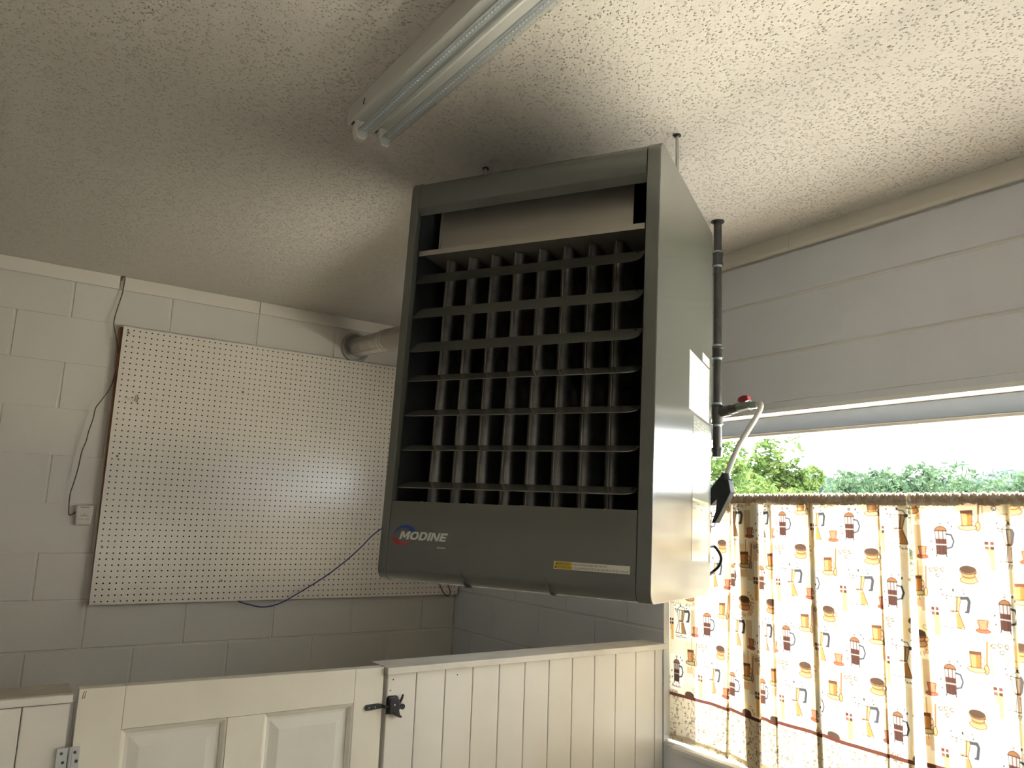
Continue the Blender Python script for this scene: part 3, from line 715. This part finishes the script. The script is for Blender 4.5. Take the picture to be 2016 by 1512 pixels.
# ------------------------------------------------------------------ cables
bl = [(1.050, 3.812, -.410), (1.063, 3.799, -.432), (1.104, 3.774, -.445), (1.173, 3.759, -.457), (1.253, 3.749, -.437), (1.359, 3.744, -.378), (1.454, 3.734, -.318), (1.546, 3.714, -.243), (1.61, 3.684, -.174), (1.678, 3.634, -.088), (1.76, 3.40, .02), (1.80, 2.8, .06), (1.72, 2.1, -.02)]
bp = [Vector((x, y, z+CZ)) for x, y, z in bl] + [HP(.30, HD+.05, .12), HP(.28, HD+.003, .12)]
tag(MB().tube(smooth_path(bp, 6), .0032, 8).build('network_cable', 'blue'), 'blue cable drooping across the lower pegboard to the heater', 'cable')
lp = [(2.118, 3.780, -.33), (2.13, 3.772, -.382), (2.157, 3.768, -.423), (2.183, 3.768, -.432), (2.192, 3.770, -.410), (2.176, 3.772, -.37), (2.165, 3.782, -.31)]
tag(MB().tube(smooth_path([(x, y, z+CZ) for x, y, z in lp], 6), .0030, 8).build('cable_loop_wire', 'wire'), 'dark loop of wire at the lower right corner of the pegboard', 'wire')

# ------------------------------------------------------------------ half wall with plank facing and gate
PF = 2.225                                   # face of the planks
pt = empty('partition', (1.089, PF, 0), 'white plank half wall between the gate and the window', 'partition')
ct = CZ-.460
MB().box((0.004, .014, 0), (XW-1.089-.001, .095, ct-.021)).build('core', 'board', pt)
edges = [1.089, 1.188, 1.291, 1.394, 1.498, 1.602, 1.706, 1.810, 1.913, 2.015, 2.117, 2.2165, XW-.001]
for a, b in zip(edges[:-1], edges[1:]):
    MB().box((a-1.089+.0012, 0, .01), (b-1.089-.0012, .014, ct-.021)).build('plank', 'board', pt, bevel=.0025)
cap = MB().box((1.079-1.089, -.020, ct-.020), (XW-1.089-.0005, .102, ct)).build('cap_board', 'capwhite', pt, bevel=.002); cap['label'] = 'grey-white cap board'
for x, z in ((1.108, -.499), (1.101, -.530), (1.335, -.503)):
    MB().disc((x-1.089, -.0006, CZ+z), (0, 1, 0), .0022, .001, 8).build('nail_hole', 'print', pt)
pl = empty('partition', (.252, PF+.010, 0), 'white plank half wall with a bare wooden cap left of the gate', 'partition')
MB().box((-1.4, .014, 0), (-.004, .095, CZ-.482)).build('core', 'board', pl)
e2 = [.252-.006, .144, .041, -.062, -.165, -.268, -.371, -.474, -.577]
for a, b in zip(e2[:-1], e2[1:]):
    MB().box((b-.252+.0012, 0, .01), (a-.252-.0012, .014, CZ-.484)).build('plank', 'board', pl, bevel=.0025)
MB().box((-1.4, -.003, CZ-.482), (-.003, .012, CZ-.463)).build('cap_edge', 'board', pl, bevel=.002)
MB().box((-1.4, .010, CZ-.480), (-.003, .130, CZ-.461)).build('cap_board', 'capwood', pl, bevel=.002)

gx0, gx1, GZ0 = .2585, 1.0755, .06
gt = empty('gate', (gx0, PF, GZ0), 'half-height white panelled door used as a gate', 'gate')
def gtop(x): return CZ-.451 - .0095*(x-gx0)/(gx1-gx0) - GZ0
GT = .036
def gpoly(name, x0, x1, z0, z1, m, slope_top=False, y0=0.0, y1=GT, bev=.0015):
    a = gtop(x0) if slope_top else z1; b = gtop(x1) if slope_top else z1
    return MB().prism([(x0-gx0, z0), (x1-gx0, z0), (x1-gx0, b), (x0-gx0, a)], 1, y0, y1).build(name, m, gt, bevel=bev)
rail_z = CZ-.556-GZ0
gpoly('stile', gx0, .3625, 0, 0, 'doorpaint', True)
gpoly('stile', .984, gx1, 0, 0, 'doorpaint', True)
gpoly('top_rail', .363, .9835, rail_z, 0, 'doorpaint', True)
gpoly('mullion', .622, .720, .13, rail_z-.0005, 'doorpaint')
gpoly('bottom_rail', .363, .9835, 0, .13, 'doorpaint')
for a, b in ((.363, .6215), (.7205, .9835)):
    z0, z1 = .1305, rail_z-.0005
    # sloped sticking round the opening, then a raised and fielded panel
    def ring(i, y): return [(a-gx0+i, y, z0+i), (b-gx0-i, y, z0+i), (b-gx0-i, y, z1-i), (a-gx0+i, y, z1-i)]
    mo = MB(); mo.add(ring(0, .0005)+ring(.005, .003)+ring(.013, .012)+ring(.0135, .018), [(k*4+i, k*4+(i+1) % 4, k*4+4+(i+1) % 4, k*4+4+i) for k in range(3) for i in range(4)])
    mo.build('moulding', 'doorpaint', gt)
    pa = MB(); pa.add(ring(.010, .0165)+ring(.022, .0160)+ring(.046, .0085)+ring(.048, .0080), [(k*4+i, k*4+(i+1) % 4, k*4+4+(i+1) % 4, k*4+4+i) for k in range(3) for i in range(4)]+[(12, 13, 14, 15)])
    pa.build('raised_panel', 'doorpanel', gt)
MB().box((.363-gx0, .020, .131), (.9835-gx0, .030, rail_z-.001)).build('panel_core', 'doorpaint', gt)
for i, (x, w_) in enumerate(((.2690, .0022), (.2735, .0018))):
    MB().add([(x-gx0, -.0003, CZ-.457-GZ0), (x+w_-gx0, -.0003, CZ-.455-GZ0), (x+w_*.5-.002-gx0, -.0003, CZ-.474-GZ0), (x-.003-gx0, -.0003, CZ-.474-GZ0)], [(0, 1, 2, 3)]).build('worn_spot', 'pine', gt)
hg = empty('hinge', (.2555, PF, CZ-.650), 'zinc butt hinge joining the gate to the half wall', 'hinge')
for s, a, b, yy in ((-1, -.029, -.004, .0005), (1, .004, .020, -.0018)):
    lf = MB().box((a, yy-.0005, 0), (b, yy+.0035, .066)).build('leaf', 'zinc', hg, bevel=.0008)
    for z in (.012, .033, .054): MB().disc(((a+b)/2+(.003 if z == .033 else -.002), yy-.0012, z), (0, 1, 0), .0036, .0012, 10).build('screw_hole', 'iron', lf)
MB().tube([(0, -.002, -.001), (0, -.002, .067)], .0042, 12).build('knuckle', 'zinc', hg)

la = empty('gate_latch', (1.112, PF, CZ-.571), 'black metal gravity latch joining the gate to the half wall', 'latch')
def lprism(name, poly, y0, y1, bev=.0015): return MB().prism(poly, 1, y0, y1).build(name, 'black_metal', la, bevel=bev)
lprism('back_plate', [(-.024, -.026), (.010, -.026), (.016, -.018), (.016, .020), (.008, .026), (-.018, .027), (-.024, .020)], -.004, -.0005)
lprism('housing', [(-.023, -.022), (.006, -.022), (.014, -.010), (.012, .018), (.002, .024), (-.018, .024), (-.023, .018)], -.024, -.004, .004)
lprism('keeper_horn', [(.004, -.016), (.012, -.012), (.016, -.026), (.024, -.034), (.021, -.037), (.010, -.034), (-.006, -.024)], -.020, -.004)
lprism('lever', [(.008, .004), (.014, .008), (.020, .020), (.024, .030), (.028, .029), (.026, .018), (.018, .002)], -.016, -.010)
MB().tube([(.025, -.016, -.006), (.025, -.010, -.006)], .0085, 12).build('finger_knob', 'black_metal', la)
MB().box((.010, -.014, -.010), (.020, -.010, -.002)).build('pawl', 'black_metal', la)
MB().disc((-.006, -.0252, .004), (0, 1, 0), .003, .001, 8).build('rivet', 'steel', la)
MB().tube([(-.036, -.014, -.001), (-.020, -.014, -.001)], .0048, 10).build('striker_pin', 'black_metal', la)
bar = lprism('strike_bar', [(-.090, -.0085), (-.052, -.0065), (-.034, -.005), (-.034, .005), (-.052, .0085), (-.088, .0075), (-.092, .003), (-.092, -.005)], -.008, -.0005)
for x in (-.082, -.062): MB().disc((x, -.0088, 0), (0, 1, 0), .0022, .001, 8).build('screw', 'steel', bar)

# ------------------------------------------------------------------ café curtains
def lin(c): return np.array([(q/255/12.92 if q <= 10 else ((q/255+.055)/1.055)**2.4) for q in c])
PX = .0008; TW, TH = .310, .380
NW, NH = int(round(TW/PX)), int(round(TH/PX))
def new_tile(bgc): return np.tile(lin(bgc), (NH, NW, 1)).astype(float)
def _grid(x0, x1, y0, y1):
    i0, i1, j0, j1 = int(math.floor(x0/PX))-2, int(math.ceil(x1/PX))+3, int(math.floor(y0/PX))-2, int(math.ceil(y1/PX))+3
    ii, jj = np.arange(i0, i1), np.arange(j0, j1)
    X, Y = np.meshgrid((ii+.5)*PX, (jj+.5)*PX); return ii % NW, jj % NH, X, Y
DYE = 1.0                        # how deep the ink prints
def _mix(T, ii, jj, A, c):
    k = lin(c)*(DYE if min(c) < 215 else 1.0)
    sub = T[np.ix_(jj, ii)]; T[np.ix_(jj, ii)] = sub*(1-A[..., None]) + k*A[..., None]
def poly(T, pts, c, a=1.0):
    P = np.array(pts); ii, jj, X, Y = _grid(P[:, 0].min(), P[:, 0].max(), P[:, 1].min(), P[:, 1].max())
    ins = np.zeros(X.shape, bool); n = len(P)
    for k in range(n):
        (x1, y1), (x2, y2) = P[k], P[(k+1) % n]
        if y1 == y2: continue
        ins ^= ((y1 > Y) != (y2 > Y)) & (X < (x2-x1)*(Y-y1)/(y2-y1)+x1)
    _mix(T, ii, jj, ins*a, c)
def stroke(T, pts, w, c, a=1.0):
    w = max(w*1.5, .0026)
    P = np.array(pts); ii, jj, X, Y = _grid(P[:, 0].min()-w, P[:, 0].max()+w, P[:, 1].min()-w, P[:, 1].max()+w)
    D = np.full(X.shape, 9.0)
    for (x1, y1), (x2, y2) in zip(P[:-1], P[1:]):
        dx, dy = x2-x1, y2-y1; L2 = dx*dx+dy*dy+1e-12
        t = np.clip(((X-x1)*dx+(Y-y1)*dy)/L2, 0, 1); D = np.minimum(D, np.hypot(X-x1-t*dx, Y-y1-t*dy))
    _mix(T, ii, jj, np.clip((w/2-D)/PX+.5, 0, 1)*a, c)
def ell(cx, cy, rx, ry, a0=0, a1=360, n=20, rot=0):
    cr_, sr_ = math.cos(math.radians(rot)), math.sin(math.radians(rot)); out = []
    for i in range(n+1):
        a = math.radians(a0+(a1-a0)*i/n); x, y = rx*math.cos(a), ry*math.sin(a); out.append((cx+x*cr_-y*sr_, cy+x*sr_+y*cr_))
    return out
GLY = {'C': [[(1, .15), (.6, 0), (.1, .3), (.1, .7), (.6, 1), (1, .85)]], 'A': [[(0, 1), (.5, 0), (1, 1)], [(.2, .65), (.8, .65)]],
       'P': [[(.1, 1), (.1, 0), (.8, .1), (.8, .45), (.1, .55)]], 'U': [[(.05, 0), (.1, .8), (.5, 1), (.9, .8), (.95, 0)]],
       'I': [[(.5, 0), (.5, 1)]], 'N': [[(.05, 1), (.05, 0), (.95, 1), (.95, 0)]], 'O': [[(.5, 0), (.05, .4), (.2, .9), (.5, 1), (.9, .8), (.95, .3), (.5, 0)]]}
SCR = {'Coffee': [[(.12, .25), (.05, .2), (0, .5), (.05, .95), (.14, .85)], [(.2, .6), (.17, .9), (.24, .9), (.25, .6), (.2, .6)], [(.32, 1.2), (.36, .1), (.41, .05), (.36, .6)], [(.45, 1.2), (.49, .1), (.54, .05), (.48, .6)], [(.58, .75), (.65, .65), (.62, .5), (.57, .8), (.68, .9)], [(.74, .75), (.82, .65), (.78, .5), (.73, .8), (.95, .85)]],
       'Macchiato': [[(0, 1), (.05, 0), (.09, .7), (.14, 0), (.17, 1)], [(.25, .6), (.2, .8), (.25, .95), (.27, .6), (.28, .95)], [(.37, .6), (.31, .75), (.37, .95)], [(.46, .6), (.4, .75), (.46, .95)], [(.5, 0), (.5, 1), (.53, .6), (.56, 1)], [(.61, .6), (.61, 1)], [(.69, .6), (.65, .8), (.7, .95), (.71, .6), (.72, .95)], [(.78, .1), (.77, .95)], [(.86, .6), (.83, .8), (.88, .95), (.9, .65), (.86, .6)]]}
def letter(T, ch, cx, cy, s, ang, c):
    ca, sa = math.cos(ang), math.sin(ang)
    for st_ in GLY[ch]:
        stroke(T, [(cx+((x-.5)*s*.75)*ca-((y-.5)*s)*sa, cy+((x-.5)*s*.75)*sa+((y-.5)*s)*ca) for x, y in st_], .0020, c, .8)
def script(T, word, x, y, w, h, c):
    for st_ in SCR[word]: stroke(T, [(x+a*w, y+b*h) for a, b in st_], .0014, c, .8)
INK = (84, 66, 58); BR = (110, 78, 60); OR = (214, 146, 84); LOR = (238, 196, 142); RED = (200, 112, 80); GREY = (98, 96, 100)
def motifs(T, X, Y):
    S = lambda pts: [(X+a/1000, Y+b/1000) for a, b in pts]
    # moka pot
    up = S([(-22, -38), (20, -38), (10, 4), (-12, 4)]); dn = S([(-12, 4), (10, 4), (26, 48), (-30, 48)])
    poly(T, up, (248, 238, 220)); poly(T, dn, (250, 242, 228)); poly(T, S([(2, -37), (20, -37), (10, 4), (0, 4)]), LOR); poly(T, S([(0, 8), (10, 6), (25, 46), (2, 47)]), (226, 168, 104))
    for q in (up, dn): stroke(T, q+[q[0]], .0018, INK)
    stroke(T, S([(-22, -38), (-34, -42), (-27, -32), (-21, -30)]), .0016, INK); stroke(T, S([(-20, -40), (-4, -52), (14, -50), (20, -39)]), .0018, INK)
    poly(T, [(X-.002+.0035*math.cos(a), Y-.056+.004*math.sin(a)) for a in np.linspace(0, 6.28, 10)], INK)
    stroke(T, S([(-12, 2), (10, 2)]), .0025, (190, 130, 70)); stroke(T, S([(-8, -36), (-5, 3)]), .0012, INK); stroke(T, S([(8, -36), (4, 3)]), .0012, INK); stroke(T, S([(-7, 6), (-12, 46)]), .0012, INK)
    stroke(T, S([(21, -35), (38, -37), (42, -28), (37, 0)]), .0070, GREY); stroke(T, S([(37, 0), (30, 2)]), .005, GREY)
    script(T, 'Coffee', X-.028, Y+.054, .060, .010, (150, 110, 96))
    for a, b in ((-34, -54), (26, -58), (28, -47)): poly(T, ell(X+a/1000, Y+b/1000, .0036, .0026, rot=-40), (72, 62, 62))
    # french press
    x, y = X+.130, Y-.002; S2 = lambda pts: [(x+a/1000, y+b/1000) for a, b in pts]
    poly(T, S2([(-15, -27), (15, -27), (14, 34), (-14, 34)]), (226, 206, 196)); poly(T, S2([(-15, -4), (15, -4), (13, 38), (6, 42), (-6, 42), (-13, 38)]), (112, 76, 66))
    poly(T, ell(x, y-.028, .016, .012, 180, 360), (178, 124, 84)); stroke(T, ell(x, y-.028, .016, .012, 180, 360), .0016, INK)
    stroke(T, S2([(-18, -27), (18, -27)]), .002, INK); stroke(T, S2([(0, -40), (0, -48)]), .0016, INK); stroke(T, ell(x, y-.050, .0035, .0035), .0014, INK)
    for q in (-15, -5, 6, 15): stroke(T, S2([(q, -26), (q*.92, 38)]), .0015, (92, 70, 64))
    stroke(T, S2([(-15, 12), (15, 12)]), .0018, (236, 216, 206))
    for q in (-12, 11): stroke(T, S2([(q, 36), (q*1.2, 46)]), .003, (84, 66, 60))
    stroke(T, [(x+.016, y-.018), (x+.028, y-.016), (x+.034, y+.002), (x+.028, y+.018), (x+.016, y+.022)], .0042, (96, 96, 106))
    script(T, 'Macchiato', x-.026, y+.051, .052, .010, (168, 120, 110))
    for a, b in ((-27, 4), (-25, 27), (22, -50), (30, -40)): poly(T, ell(x+a/1000, y+b/1000, .0026, .0040, rot=20), (72, 64, 66))
    # cappuccino cup with arched word
    x, y = X+.044, Y-.100
    poly(T, ell(x, y+.014, .025, .010), (240, 190, 140)); stroke(T, ell(x, y+.014, .025, .010), .0015, BR)
    poly(T, [(x-.023, y-.012), (x+.023, y-.012), (x+.016, y+.014), (x-.016, y+.014)], (236, 178, 122)); stroke(T, ell(x+.024, y, .006, .006), .0018, BR)
    poly(T, ell(x-.001, y-.015, .024, .011), (112, 88, 74)); stroke(T, ell(x-.001, y-.012, .024, .010, 0, 180), .0018, BR); stroke(T, ell(x, y, .019, .008, 10, 170), .0012, BR)
    for k, ch in enumerate('CAPPUCCINO'):
        a = math.radians(-62+k*19); letter(T, ch, x+.041*math.cos(a), y+.041*math.sin(a), .0105, a+math.pi/2, (206, 182, 150))
    # sugar cubes
    x, y = X-.045, Y-.098
    for a, b in ((-14, -10), (1, -13), (18, -12), (5, 4)):
        q = ell(x+a/1000, y+b/1000, .0058, .0058, n=6); poly(T, q, (250, 244, 232)); stroke(T, q, .0013, INK); stroke(T, [(x+a/1000-.0045, y+b/1000-.002), (x+a/1000, y+b/1000), (x+a/1000, y+b/1000+.005)], .0010, INK)
    # spoon
    x, y = X-.078, Y-.072
    stroke(T, [(x+.004, y-.044), (x, y+.018)], .0034, (168, 120, 76)); poly(T, ell(x-.001, y+.028, .0062, .0125), (220, 180, 128)); stroke(T, ell(x-.001, y+.028, .0062, .0125), .0015, BR)
    # chocolate squares
    x, y = X-.066, Y-.004
    for a in (0, 1):
        for b in (0, 1): poly(T, [(x+a*.0125, y+b*.0125), (x+a*.0125+.010, y+b*.0125), (x+a*.0125+.010, y+b*.0125+.010), (x+a*.0125, y+b*.0125+.010)], [(126, 84, 74), (170, 110, 96), (150, 92, 84), (106, 76, 72)][a*2+b])
    # small red cup
    x, y = X+.074, Y+.030
    poly(T, ell(x, y+.016, .018, .006), (214, 130, 100)); stroke(T, ell(x, y+.016, .018, .006), .0014, (150, 76, 58))
    poly(T, [(x-.013, y-.012), (x+.014, y-.014), (x+.009, y+.013), (x-.008, y+.014)], (230, 158, 120)); stroke(T, [(x-.013, y-.012), (x+.014, y-.014), (x+.009, y+.013), (x-.008, y+.014), (x-.013, y-.012)], .0015, (164, 84, 62)); stroke(T, ell(x+.015, y-.002, .005, .006), .0015, (164, 84, 62))
    # tall orange cup on a saucer
    x, y = X+.049, Y+.130
    poly(T, ell(x, y+.020, .025, .008), (246, 224, 160)); stroke(T, ell(x, y+.020, .025, .008), .0015, BR)
    q = [(x-.016, y-.026), (x+.016, y-.028), (x+.014, y+.014), (x-.013, y+.016)]
    poly(T, q, (242, 182, 124)); poly(T, [(x+.002, y-.018), (x+.015, y-.019), (x+.013, y+.013), (x+.001, y+.014)], OR); poly(T, [(x-.015, y-.025), (x+.015, y-.027), (x+.015, y-.019), (x-.015, y-.018)], (140, 96, 74))
    stroke(T, q+[q[0]], .0017, BR); stroke(T, ell(x+.018, y-.006, .006, .009, -100, 100), .0016, BR)
def patches(T, X, Y):
    def rect(x0, y0, x1, y1, c, a=1.0): poly(T, [(X+x0, Y+y0), (X+x1, Y+y0), (X+x1, Y+y1), (X+x0, Y+y1)], c, a)
    rect(-.085, -.125, -.020, -.060, (238, 226, 210)); rect(-.060, .010, -.043, .075, (240, 218, 180)); rect(-.095, -.062, -.062, .010, (236, 226, 212))
    rect(.050, -.045, .078, .052, (232, 220, 202)); rect(.020, .075, .085, .160, (248, 238, 220)); rect(-.040, -.070, .046, .074, (250, 248, 240)); rect(.096, -.062, .168, .070, (249, 247, 241))
    rect(.030, .165, .078, .190, (238, 222, 200)); rect(-.010, -.150, .100, -.060, (250, 243, 226)); rect(-.096, .080, -.074, .130, (242, 222, 200))
    for k in range(3):
        stroke(T, ell(X-.030+.012*k, Y-.070, .008, .009, 40, 300), .0012, (214, 198, 176), .8)
    stroke(T, [(X+.088, Y+.062), (X+.090, Y+.165)], .0012, (206, 180, 150), .8); stroke(T, [(X-.100, Y-.13), (X-.100, Y-.02)], .0012, (206, 180, 150), .8)
tile = new_tile((247, 243, 232))
lat = [(.10, .12), (.255, .31)]
for q in lat: patches(tile, *q)
tile = tile**2.4; DYE = 0.52
for q in lat: motifs(tile, *q)
DYE = 1.0
border = new_tile((206, 192, 166)); DYE = 0.5
for k in range(420):
    x, y = rng.random()*TW, rng.random()*TH; a = rng.choice([0, math.pi/2])+rng.normal()*.1; l = rng.uniform(.006, .018)
    stroke(border, [(x, y), (x+l*math.cos(a), y+l*math.sin(a))], .0012, (206, 190, 160), .9)
for k in range(330):
    x, y = rng.random()*TW, rng.random()*TH
    stroke(border, ell(x, y, .0042, .0032, 20, 190, 6, rng.uniform(0, 360)), .0019, (124, 108, 92), .9)
DYE = 1.0
def blur(T):
    K = T.copy()
    for ax in (0, 1): K = (np.roll(K, 1, ax)+2*K+np.roll(K, -1, ax))/4
    return K
tile, border = blur(tile), blur(border)
def sample(T, u, v):
    fx, fy = (u % TW)/PX-.5, (v % TH)/PX-.5
    x0, y0 = np.floor(fx).astype(int), np.floor(fy).astype(int); ax, ay = (fx-x0)[:, None], (fy-y0)[:, None]
    g = lambda i, j: T[j % NH, i % NW]
    return (g(x0, y0)*(1-ax)+g(x0+1, y0)*ax)*(1-ay) + (g(x0, y0+1)*(1-ax)+g(x0+1, y0+1)*ax)*ay

CX = XW+.026; CTOP, CBOT = CZ+.082, CZ-.812
def fold(yc0, w0, yc1, w1, dx=.010):
    """a pleat lying to one side: cloth runs on, doubles back and runs on again"""
    return [(yc0+w0/2+.022, -.003, yc1+w1/2+.022, -.003), (yc0-w0/2, -dx, yc1-w1/2, -dx), (yc0-w0/2-.003, -dx*.55, yc1-w1/2-.003, -dx*.55),
            (yc0+w0/2, -.001, yc1+w1/2, -.001), (yc0+w0/2+.002, dx*.3, yc1+w1/2+.002, dx*.3), (yc0-w0/2, dx*.7, yc1-w1/2, dx*.7), (yc0-w0/2-.022, .003, yc1-w1/2-.022, .003)]
def curtain(label, nodes, u0, v0, res, hem_at=()):
    root = empty('curtain', (CX, nodes[0][0], CBOT), label, 'curtain', 'coffee print café curtains')
    P = []
    for a in range(len(nodes)-1):
        A = np.array(nodes[max(a-1, 0)]); Bq = np.array(nodes[a]); C_ = np.array(nodes[a+1]); D = np.array(nodes[min(a+2, len(nodes)-1)])
        for k in range(12):
            t = k/12; P.append(.5*(2*Bq+(C_-A)*t*.6+(6*(C_-Bq)-(.6*2*(C_-A)+.6*(D-Bq)))*t*t*.0 + 0) if False else Bq+(C_-Bq)*(t*t*(3-2*t)*.5+t*.5))
    P.append(np.array(nodes[-1])); P = np.array(P)
    mid = .5*(P[:, :2]+P[:, 2:]); seg = np.r_[0, np.cumsum(np.hypot(*np.diff(mid, axis=0).T))]
    ns = int(seg[-1]/res); nt_ = int((CTOP-CBOT)/res)
    s = np.linspace(0, seg[-1], ns); Q = np.stack([np.interp(s, seg, P[:, k]) for k in range(4)], 1)
    t = np.linspace(0, 1, nt_)[:, None]
    Yc = Q[None, :, 0]*(1-t)+Q[None, :, 2]*t; Xc = Q[None, :, 1]*(1-t)+Q[None, :, 3]*t
    wob = .0035*np.sin(s*23)[None, :]*(0.3+.7*t)+.0025*np.sin(s*57+1.3)[None, :]*(1-.6*t)
    Xc = Xc + wob; Zc = np.broadcast_to(CTOP+(CBOT-CTOP)*t, Yc.shape) + .004*np.sin(s*9)[None, :]*t
    V = np.stack([Xc, Yc-nodes[0][0], Zc-CBOT], -1).reshape(-1, 3)
    U = np.broadcast_to(s[None, :]+u0, Yc.shape).ravel(); W = np.broadcast_to((CTOP-CBOT)*t+v0, Yc.shape).ravel()
    col = sample(tile, U, W); tt = np.broadcast_to((CTOP-CBOT)*t, Yc.shape).ravel()
    SB = CTOP-(CZ-.645)
    bm_ = tt > SB; col[bm_] = sample(border, U[bm_], W[bm_])
    st_ = np.abs(tt-SB) < .0055; col[st_] = lin((132, 96, 86))**1.5
    me = bpy.data.meshes.new('cloth')
    i = np.arange((nt_-1)*(ns-1)); r_, c_ = i//(ns-1), i % (ns-1); a = r_*ns+c_
    F = np.stack([a, a+1, a+ns+1, a+ns], 1)
    me.vertices.add(len(V)); me.vertices.foreach_set('co', V.ravel()); me.loops.add(F.size); me.loops.foreach_set('vertex_index', F.ravel())
    me.polygons.add(len(F)); me.polygons.foreach_set('loop_start', np.arange(0, F.size, 4)); me.polygons.foreach_set('use_smooth', np.ones(len(F), bool)); me.update(calc_edges=True)
    ca = me.color_attributes.new('print', 'FLOAT_COLOR', 'POINT'); ca.data.foreach_set('color', np.c_[col, np.ones(len(col))].astype(np.float32).ravel())
    me.materials.append(M['cloth']); link('cloth', me, root)
    # turned hems: a second layer just behind the cloth
    def layer(cols, rows, name):
        V2 = V.reshape(nt_, ns, 3)[rows[0]:rows[1]:4, cols[0]:cols[1]:3].copy(); V2[..., 0] += .0022; h_, w_ = V2.shape[:2]
        if h_ < 2 or w_ < 2: return
        k = np.arange((h_-1)*(w_-1)); rr, cc = k//(w_-1), k % (w_-1); a_ = rr*w_+cc
        me2 = bpy.data.meshes.new(name); me2.from_pydata(V2.reshape(-1, 3).tolist(), [], np.stack([a_, a_+1, a_+w_+1, a_+w_], 1).tolist()); me2.materials.append(M['hem']); link(name, me2, root)
    nb = max(8, int(.026/res)); layer((0, ns), (nt_-nb, nt_), 'bottom_hem')
    ne = int(.030/res)
    if 'start' in hem_at: layer((0, ne), (0, nt_), 'side_hem')
    if 'end' in hem_at: layer((ns-ne, ns), (0, nt_), 'side_hem')
    # gathered rod pocket: ruffled sleeve wrapped round the rod
    y0, y1 = nodes[0][0], nodes[-1][0]; n = int(abs(y1-y0)/.0035); seg_ = 14; V3 = []; F3 = []
    for k in range(n+1):
        y = y0+(y1-y0)*k/n
        g = .0012*math.sin(k*1.9+.8*math.sin(k*.37))+.0010*math.sin(k*.83+2)
        for q in range(seg_):
            an = 2*math.pi*q/seg_; rx, rz = .0125+g, .0190+g*(1.7 if math.sin(an) > 0 else .8)
            V3.append((.002+rx*math.cos(an), y-nodes[0][0]+.0015*math.sin(k*.9+q), CZ+.0955-CBOT+rz*math.sin(an)))
    for k in range(n):
        for q in range(seg_): F3.append((k*seg_+q, k*seg_+(q+1) % seg_, (k+1)*seg_+(q+1) % seg_, (k+1)*seg_+q))
    mm_ = MB(); mm_.add(V3, F3); mm_.smooth = True; mm_.build('rod_pocket', 'gather', root)
    return root
nodesL = [(2.219, .003, 2.221, .003), (2.10, -.003, 2.10, -.006), (2.00, .003, 2.02, .004)]
nodesL += fold(1.907, .010, 1.940, .014) + fold(1.826, .098, 1.820, .070, .016) + fold(1.733, .012, 1.722, .010) + fold(1.573, .024, 1.564, .020)
nodesL += [(1.47, -.004, 1.46, -.006)] + fold(1.338, .006, 1.342, .007, .007) + [(1.285, .0, 1.29, .0), (1.243, -.004, 1.263, -.004)]
curtain('coffee print curtain panel hanging next to the plank half wall', nodesL, .035, .05, .0016, ('end',))
nodesR = [(1.239, .004, 1.231, .004), (1.19, .0, 1.18, .002), (1.08, -.005, 1.08, -.006)] + fold(.973, .014, .983, .012) + [(.85, .004, .85, .004), (.72, -.005, .72, -.005)] + fold(.60, .02, .60, .02) + [(.45, .003, .45, .003), (.29, -.003, .29, -.003)]
curtain('coffee print curtain panel at the right edge of the view', nodesR, .145, .015, .0017, ('start',))
nodesF = [(.285, .004, .285, .004), (.15, -.004, .15, -.004)] + fold(.02, .03, .02, .03) + [(-.14, .004, -.14, .004), (-.3, -.004, -.3, -.004)] + fold(-.42, .03, -.42, .03) + [(-.617, 0, -.617, 0)]
curtain('coffee print curtain panel beyond the right edge of the view', nodesF, .2, .1, .005, ())
rd = empty('curtain_rod', (XW+.028, WY1, CZ+.0955), 'thin white tension rod carrying the café curtains', 'rod')
MB().tube([(0, -.002, 0), (0, WY0-WY1+.002, 0)], .0065, 12).build('tube', 'rod', rd)
MB().tube([(0, -.0005, 0), (0, -.010, 0)], .011, 14).build('rubber_foot', 'rod', rd)
